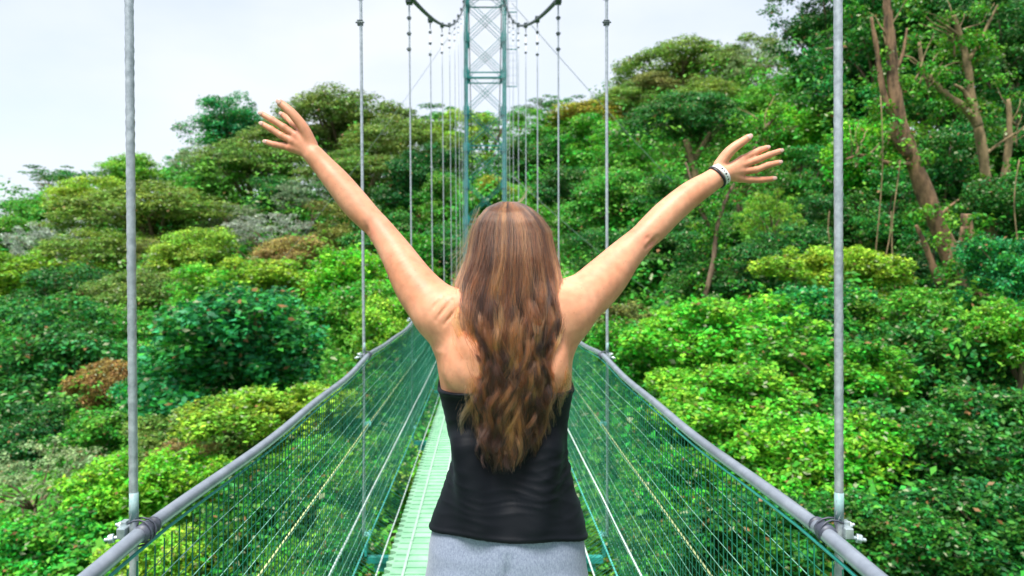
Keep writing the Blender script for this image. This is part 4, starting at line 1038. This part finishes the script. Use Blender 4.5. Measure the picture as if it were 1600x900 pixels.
# ---- clothes: the same body field, a little outside the skin
def snoise(x, z, s): return np.sin(x*s + 1.7*np.sin(z*s*.7 + 2.1)) * np.sin(z*s*.9 + 1.3*np.sin(x*s*.6))
def folds(p):
    x, z, y = p[..., 0] - CX, p[..., 2], p[..., 1]
    u = (413 - 0 - z*F/PD)                                  # pixel row
    side = np.clip(np.abs(x)/.15, 0, 1)
    q = z + .05*(x*x)/.02*.18 + .010*np.sin(x*19 + 1.2) + .006*np.sin(x*43 + z*30) + .010*np.sin(y*17)
    w1 = np.exp(-((u - 735)/62)**2)                         # bunching at the waist
    w2 = np.exp(-((u - 655)/40)**2)*(.35 + .65*side)
    w3 = np.exp(-((u - 800)/50)**2)*.55
    rid = lambda a: (1 - np.abs(np.sin(a)))**1.4            # sharp crests
    am = np.clip(.35 + .75*np.sin(x*23 + 2.5*np.sin(z*33 + 1) + .8), 0, 1); am2 = np.clip(.3 + .8*np.sin(x*17 - 3*np.sin(z*25) + 2.4), 0, 1)
    d = .0046*w1*rid(q*128 + 2*np.sin(z*37))*am + .0034*w1*rid(q*171 + 9*x + 1)*am2 + .0034*w2*rid(q*98 + .8)*(.3 + .7*side)*am2 + .0022*w3*rid(q*88 + x*14)*am
    d += .0030*w1*rid((z + .55*x)*93)*np.clip(x*9, 0, 1) + .0034*w2*rid((z - .45*x)*88)*np.clip(-x*9, 0, 1)
    return d*.42 + .0006*snoise(x, z, 60)
torsoF = Field(); torsoF.p = [q for q in B1.p if True]
def zneck(p): return -.272 - .003*np.clip(np.abs(p[..., 0] - CX)/.14, 0, 1)**2 + .05*np.clip((p[..., 1] - CY)/.1, 0, 1)
def zhem(p): return -.578 - .030*np.clip((p[..., 1] - CY + .12)/.2, 0, 1) - .009*np.clip((p[..., 0] - CX)/.17, -1, 1) - .003*np.sin(p[..., 0]*33)
def shirt_f(p):
    z = p[..., 2]; hem = zhem(p); nk = zneck(p)
    d = B1.at(p) - .0045 - folds(p)
    d -= .0022*np.exp(-((z - hem - .006)/.0045)**2) + .0018*np.exp(-((z - nk + .005)/.004)**2)   # hem and neck roll
    d -= .0015*np.clip((pz(760) - z)/.12, 0, 1)
    return np.maximum(np.maximum(d, (z - nk)*.9), (hem - z)*.9)
def garment(name, f, lo, hi, h, mat, it=3):
    axs, Dg = sample(f, lo, hi, h)
    V, Q = surface(axs, Dg); V = project(V, f, it); return finish(name, V, Q, mat)
m, t, b = newmat('black_jersey')
tcn = N(t, 'ShaderNodeTexCoord'); n1 = N(t, 'ShaderNodeTexNoise', i_Scale=900.0, i_Detail=2.0); n2 = N(t, 'ShaderNodeTexNoise', i_Scale=9.0, i_Detail=3.0)
mpn = N(t, 'ShaderNodeMapping'); mpn.inputs['Scale'].default_value = (1, 1, .3)
t.links.new(tcn.outputs['Object'], mpn.inputs['Vector']); t.links.new(mpn.outputs['Vector'], n1.inputs['Vector']); t.links.new(tcn.outputs['Object'], n2.inputs['Vector'])
r = N(t, 'ShaderNodeValToRGB'); r.color_ramp.elements[0].color = (.0012,.0020,.0036,1); r.color_ramp.elements[1].color = (.0032,.0050,.0085,1); t.links.new(n2.outputs['Fac'], r.inputs['Fac'])
t.links.new(r.outputs['Color'], b.inputs['Base Color']); b.inputs['Roughness'].default_value = .62; b.inputs['Sheen Weight'].default_value = .04; b.inputs['Sheen Roughness'].default_value = .4
b.inputs['Sheen Tint'].default_value = (.5,.65,.9,1); b.inputs['Specular IOR Level'].default_value = .17
bp = N(t, 'ShaderNodeBump', i_Strength=.25, i_Distance=.0006); t.links.new(n1.outputs['Fac'], bp.inputs['Height']); t.links.new(bp.outputs['Normal'], b.inputs['Normal'])
garment('tank_top', shirt_f, (tL.min() - .03, CY - .19, pz(862)), (tR.max() + .03, CY + .16, pz(590)), .0036, m)
def leg_f(p):
    z = p[..., 2]; x = p[..., 0] - CX
    d = B1.at(p) - .0005 + furrow(p)
    return np.maximum(np.maximum(d, z + .555), -1.43 - z)
m, t, b = newmat('heather_grey_jersey')
tcn = N(t, 'ShaderNodeTexCoord'); n1 = N(t, 'ShaderNodeTexNoise', i_Scale=330.0, i_Detail=3.0, i_Roughness=.7); mpn = N(t, 'ShaderNodeMapping'); mpn.inputs['Scale'].default_value = (1, 1, .5)
t.links.new(tcn.outputs['Object'], mpn.inputs['Vector']); t.links.new(mpn.outputs['Vector'], n1.inputs['Vector'])
r = N(t, 'ShaderNodeValToRGB'); e = r.color_ramp.elements; e[0].position = .32; e[1].position = .68; e[0].color = (.14,.17,.245,1); e[1].color = (.26,.30,.39,1)
t.links.new(n1.outputs['Fac'], r.inputs['Fac']); t.links.new(r.outputs['Color'], b.inputs['Base Color']); b.inputs['Roughness'].default_value = .85; b.inputs['Sheen Weight'].default_value = .2
bp = N(t, 'ShaderNodeBump', i_Strength=.3, i_Distance=.0006); t.links.new(n1.outputs['Fac'], bp.inputs['Height']); t.links.new(bp.outputs['Normal'], b.inputs['Normal'])
garment('leggings', leg_f, (tL.min() - .03, CY - .19, -1.44), (tR.max() + .03, CY + .16, pz(795)), .005, m)
# shoes
for s in (-1, 1):
    x = CX + s*.096; Fs = Field()
    Fs.chain([(x, CY - .020, -1.452), (x + s*.004, CY + .05, -1.462), (x + s*.010, CY + .15, -1.474)], [.043, .040, .031], .02)
    Fs.cone((x, CY - .012, -1.43), (x, CY - .012, -1.405), .040, .040, .02)
    f = lambda p: np.maximum(Fs.at(p), -1.502 - p[..., 2])
    o, me = garment('shoe', f, (x - .07, CY - .09, -1.515), (x + .08, CY + .21, -1.35), .005, paint('shoe_fabric', (.10,.11,.13), (.16,.17,.19), rough=.8, scale=80))
    mb = MB(); nn = 28
    ring = []
    for i in range(nn):
        a = 2*math.pi*i/nn; w_ = .040 - .004*math.sin(a); ring.append((x + s*.005 + w_*math.cos(a) - wo[0], CY + .062 + .122*math.sin(a) - wo[1]))
    v = [(q[0], q[1], zz - wo[2]) for zz in (-1.508, -1.484) for q in ring]
    mb.add(v, [tuple(range(nn))[::-1], tuple(range(nn, 2*nn))] + [(i, (i+1) % nn, nn + (i+1) % nn, nn + i) for i in range(nn)])
    so = mb.build('sole', paint('white_rubber', (.6,.6,.6), (.7,.7,.7), rough=.6), o)
    so.location = (0, 0, 0)
# wristbands
fa = wr - P(1080, 303, 1.78); fa /= np.linalg.norm(fa)
def band(name, centre, w, th, r, mat, label):
    up = np.array([0, -1., 0]); up -= fa*(up @ fa); up /= np.linalg.norm(up); sd = np.cross(fa, up); v = []; n = 40
    prof = [(-w/2, 0), (-w/2*.8, th), (w/2*.8, th), (w/2, 0), (w/2*.8, -th*.5), (-w/2*.8, -th*.5)]
    for i in range(n):
        a = 2*math.pi*i/n
        for l, h in prof:
            v.append(tuple(centre + fa*(l + .0015*math.sin(a*2)) + sd*math.cos(a)*(r*1.05 + h) + up*math.sin(a)*(r*.95 + h) - wo))
    k = len(prof); f = [(i*k+j, i*k+(j+1) % k, ((i+1) % n)*k+(j+1) % k, ((i+1) % n)*k+j) for i in range(n) for j in range(k)]
    me = bpy.data.meshes.new(name); me.from_pydata(v, [], f); o = link(name, me, mat, woman, True); o['label'] = label; return o
mblk = paint('black_rubber', (.008,.008,.010), (.015,.015,.018), rough=.4, bump=0)
mwh = paint('white_woven', (.66,.66,.64), (.78,.78,.76), rough=.6, scale=300)
bc = wr - fa*.006
band('wristband', bc - fa*.0095, .0060, .0022, .0262, mblk, 'plain black wristband')
wb = band('patterned_bracelet', bc + fa*.0025, .0150, .0022, .0252, mwh, 'white bracelet with small black diamonds')
up = np.array([0, -1., 0]); up -= fa*(up @ fa); up /= np.linalg.norm(up); sd = np.cross(fa, up); mb = MB()
for i in range(22):                                     # woven black diamonds
    a = 2*math.pi*i/22; rr = .0276; c = bc + fa*.0025 + sd*math.cos(a)*(rr + .0012) + up*math.sin(a)*(rr - .0014) - wo
    nn_ = sd*math.cos(a) + up*math.sin(a); tg = -sd*math.sin(a) + up*math.cos(a); q = .0032 if i % 2 else .0020
    pts = [c + fa*q*1.1, c + tg*q, c - fa*q*1.1, c - tg*q]
    mb.add(pts + [x - nn_*.0015 for x in pts], [(0,1,2,3), (0,4,5,1), (1,5,6,2), (2,6,7,3), (3,7,4,0)])
mb.build('diamond_pattern', mblk, wb)

# ---- hair: locks of fine strands from the crown down the back
env = np.array([(312,786,800),(318,772,818),(325,758,832),(340,746,848),(360,738,860),(400,729,870),(440,718,876),(470,711,881),(500,714,884),(530,722,881),
 (560,733,874),(600,740,868),(640,741,862),(680,743,850),(700,748,838),(725,758,822),(760,762,815)], float)
def eL(u): return np.interp(u, env[:, 0], env[:, 1])
def eR(u): return np.interp(u, env[:, 0], env[:, 2])
rng = np.random.default_rng(99)
NL, NS, NP = 430, 58, 36
allp = []; rnd = []
UU = np.array([310, 330, 400, 440, 480, 520, 570, 620, 680, 740, 770.])
yc_t = np.array([.012, .012, .012, .008, -.020, -.048, -.066, -.070, -.066, -.068, -.072]) + CY
b_t = np.array([.02, .075, .112, .116, .100, .080, .060, .052, .046, .040, .036])
def sm(u, tabv):                                         # smooth reading of a table
    return (np.interp(u - 14, UU, tabv) + 2*np.interp(u, UU, tabv) + np.interp(u + 14, UU, tabv))/4
for li in range(NL + 70):
    stray = li >= NL
    th0 = rng.uniform(-1, 1)*2.1 if rng.random() < .55 else rng.uniform(-1, 1)*1.35
    if stray: th0 = rng.choice([-1, 1])*rng.uniform(1.1, 1.6)
    lay = rng.random()                                   # 0 under, 1 outer
    lng = rng.uniform(.84, 1.0) if rng.random() < .84 else rng.uniform(.60, .84)
    lng -= .20*(abs(th0)/2.2)**2
    if lay > .8: lng = min(lng, rng.uniform(.7, 1.0))
    uend = 330 + (737 - 330)*lng
    amp = rng.uniform(.005, .0155); wl_ = rng.uniform(.11, .21); ph = rng.random()*6.28; ph2 = rng.random()*6.28
    curl = rng.normal()*.016; sw = rng.normal()*.009; cross = rng.normal()*.34*(lay > .6)
    ns = NS if not stray else 6
    du = rng.normal(size=ns)*.085; dr = rng.random(ns); dl = rng.uniform(-42, 10, ns); gu = rng.normal(size=(ns, 3))
    t_len = lay; t = np.linspace(0, 1, NP); tone = rng.random(); wid = rng.uniform(.6, 1.25)
    for si in range(ns):
        u0 = 315 + rng.random()*5 + (abs(th0) > 1.2)*3
        ue = uend + dl[si]; u = u0 + (ue - u0)*t**1.12
        head = np.clip((500 - u)/120, 0, 1); head = head*head*(3 - 2*head)
        th = th0 + du[si]*(1 - .80*t) + cross*t
        low = np.tanh(th/1.25)*1.30
        ang = head*th + (1 - head)*low
        mid = (eL(u) + eR(u))/2; half = (eR(u) - eL(u))/2*(.84 + .10*lay + .10*np.clip((u - 400)/60, 0, 1) - .20*np.clip((u - 500)/60, 0, 1))
        z = (413 - u)/F*PD
        B_ = sm(u, b_t)*(.80 + .22*lay + .03*dr[si]); yc = sm(u, yc_t)
        y = yc - B_*np.cos(ang)
        k_ = y/PD                                        # rows were read at her distance
        x = (mid - 758)/F*PD + half/F*PD*np.sin(ang)
        g = np.clip((u - 380)/210, 0, 1)**1.2
        z_m = (u - 314)/F*PD
        wv = np.sin(z_m/wl_*6.28 + ph + gu[si, 2]*.22); wv2 = np.cos(z_m/wl_*6.28*1.1 + ph2 + gu[si, 2]*.2)
        x = x + amp*g*wv*1.2 + sw*g*t + curl*np.clip((t - .6)/.4, 0, 1)**2*np.sin(t*4 + ph); y = y + amp*g*.9*wv2
        cl = .0036*wid*(1 - .55*g)                       # strands of a lock draw together towards the tip
        r1_ = np.clip(t*6, 0, 1)
        x = x + gu[si, 0]*cl*r1_; y = y + gu[si, 1]*cl*.6*r1_
        x = x + .0010*np.sin(z_m*80 + gu[si, 2]*3)*g + .0016*gu[si, 2]*np.sin(z_m*26 + ph + gu[si, 1])*r1_*(.35 + g)
        if si < 3: x = x + gu[si, 2]*.006*g; y = y - .006*g
        if stray:
            fl = np.clip(t*1.5 - .1, 0, 1)**1.6
            x = x + np.sign(th0)*fl*rng.uniform(.002, .018)*(1.2 if th0 < 0 else .25)
        y = np.minimum(y, np.where(u > 520, backy(z, CX + (x - CX)*.9) - .004, 9))
        x = x*y/PD; z = z*y/PD                           # the outline was read where the hair hangs, nearer than her middle
        allp.append(np.stack([x, y, z], 1)); rnd.append(np.clip(.0 + (.15 + .85*(lay > .58))*tone*(.55 + .35*t_len) + .14*rng.random() + .26*(abs(th0) > 1.15), 0, 1))  # tone paints a lit rim onto the edge locks; under locks go darker
# a wisp lifted by the wind at the crown, and some blown to the left
for i in range(14):
    q = np.linspace(0, 1, NP); o_ = rng.normal(size=2)*.003
    a, b_, c_ = S(800 + rng.uniform(-8, 8), 320), S(818, 316), S(826 + rng.uniform(-4, 3), 292 + rng.uniform(-4, 10))
    p = ((1-q)**2)[:, None]*a + (2*q*(1-q))[:, None]*b_ + (q**2)[:, None]*c_; p[:, 0] += o_[0]*q; p[:, 1] += o_[1]
    allp.append(p); rnd.append(.95)
for i in range(60):
    q = np.linspace(0, 1, NP); u1 = rng.uniform(350, 420)
    a, b_, c_ = S(744 + rng.uniform(-2, 10), u1 - 35), S(732, u1 + 5), S(rng.uniform(698, 724), u1 + rng.uniform(15, 60))
    p = ((1-q)**2)[:, None]*a + (2*q*(1-q))[:, None]*b_ + (q**2)[:, None]*c_; p[:, 0] += .003*np.sin(q*9 + i)*q; p[:, 1] += rng.normal()*.02 + .02
    allp.append(p); rnd.append(.8)
A = np.array(allp, np.float32) - wo.astype(np.float32)
hc = bpy.data.hair_curves.new('hair'); hc.add_curves([NP]*len(A))
pos = hc.attributes.get('position') or hc.attributes.new('position', 'FLOAT_VECTOR', 'POINT'); pos.data.foreach_set('vector', A.ravel())
ra = hc.attributes.get('radius') or hc.attributes.new('radius', 'FLOAT', 'POINT')
rr = np.tile((.00024*(1 - .55*np.linspace(0, 1, NP)**2)).astype(np.float32), len(A)); ra.data.foreach_set('value', rr)
tn = hc.attributes.new('tone', 'FLOAT', 'CURVE'); tn.data.foreach_set('value', np.array(rnd, np.float32))
tp = hc.attributes.new('along', 'FLOAT', 'POINT'); tp.data.foreach_set('value', np.tile(np.linspace(0, 1, NP), len(A)).astype(np.float32))
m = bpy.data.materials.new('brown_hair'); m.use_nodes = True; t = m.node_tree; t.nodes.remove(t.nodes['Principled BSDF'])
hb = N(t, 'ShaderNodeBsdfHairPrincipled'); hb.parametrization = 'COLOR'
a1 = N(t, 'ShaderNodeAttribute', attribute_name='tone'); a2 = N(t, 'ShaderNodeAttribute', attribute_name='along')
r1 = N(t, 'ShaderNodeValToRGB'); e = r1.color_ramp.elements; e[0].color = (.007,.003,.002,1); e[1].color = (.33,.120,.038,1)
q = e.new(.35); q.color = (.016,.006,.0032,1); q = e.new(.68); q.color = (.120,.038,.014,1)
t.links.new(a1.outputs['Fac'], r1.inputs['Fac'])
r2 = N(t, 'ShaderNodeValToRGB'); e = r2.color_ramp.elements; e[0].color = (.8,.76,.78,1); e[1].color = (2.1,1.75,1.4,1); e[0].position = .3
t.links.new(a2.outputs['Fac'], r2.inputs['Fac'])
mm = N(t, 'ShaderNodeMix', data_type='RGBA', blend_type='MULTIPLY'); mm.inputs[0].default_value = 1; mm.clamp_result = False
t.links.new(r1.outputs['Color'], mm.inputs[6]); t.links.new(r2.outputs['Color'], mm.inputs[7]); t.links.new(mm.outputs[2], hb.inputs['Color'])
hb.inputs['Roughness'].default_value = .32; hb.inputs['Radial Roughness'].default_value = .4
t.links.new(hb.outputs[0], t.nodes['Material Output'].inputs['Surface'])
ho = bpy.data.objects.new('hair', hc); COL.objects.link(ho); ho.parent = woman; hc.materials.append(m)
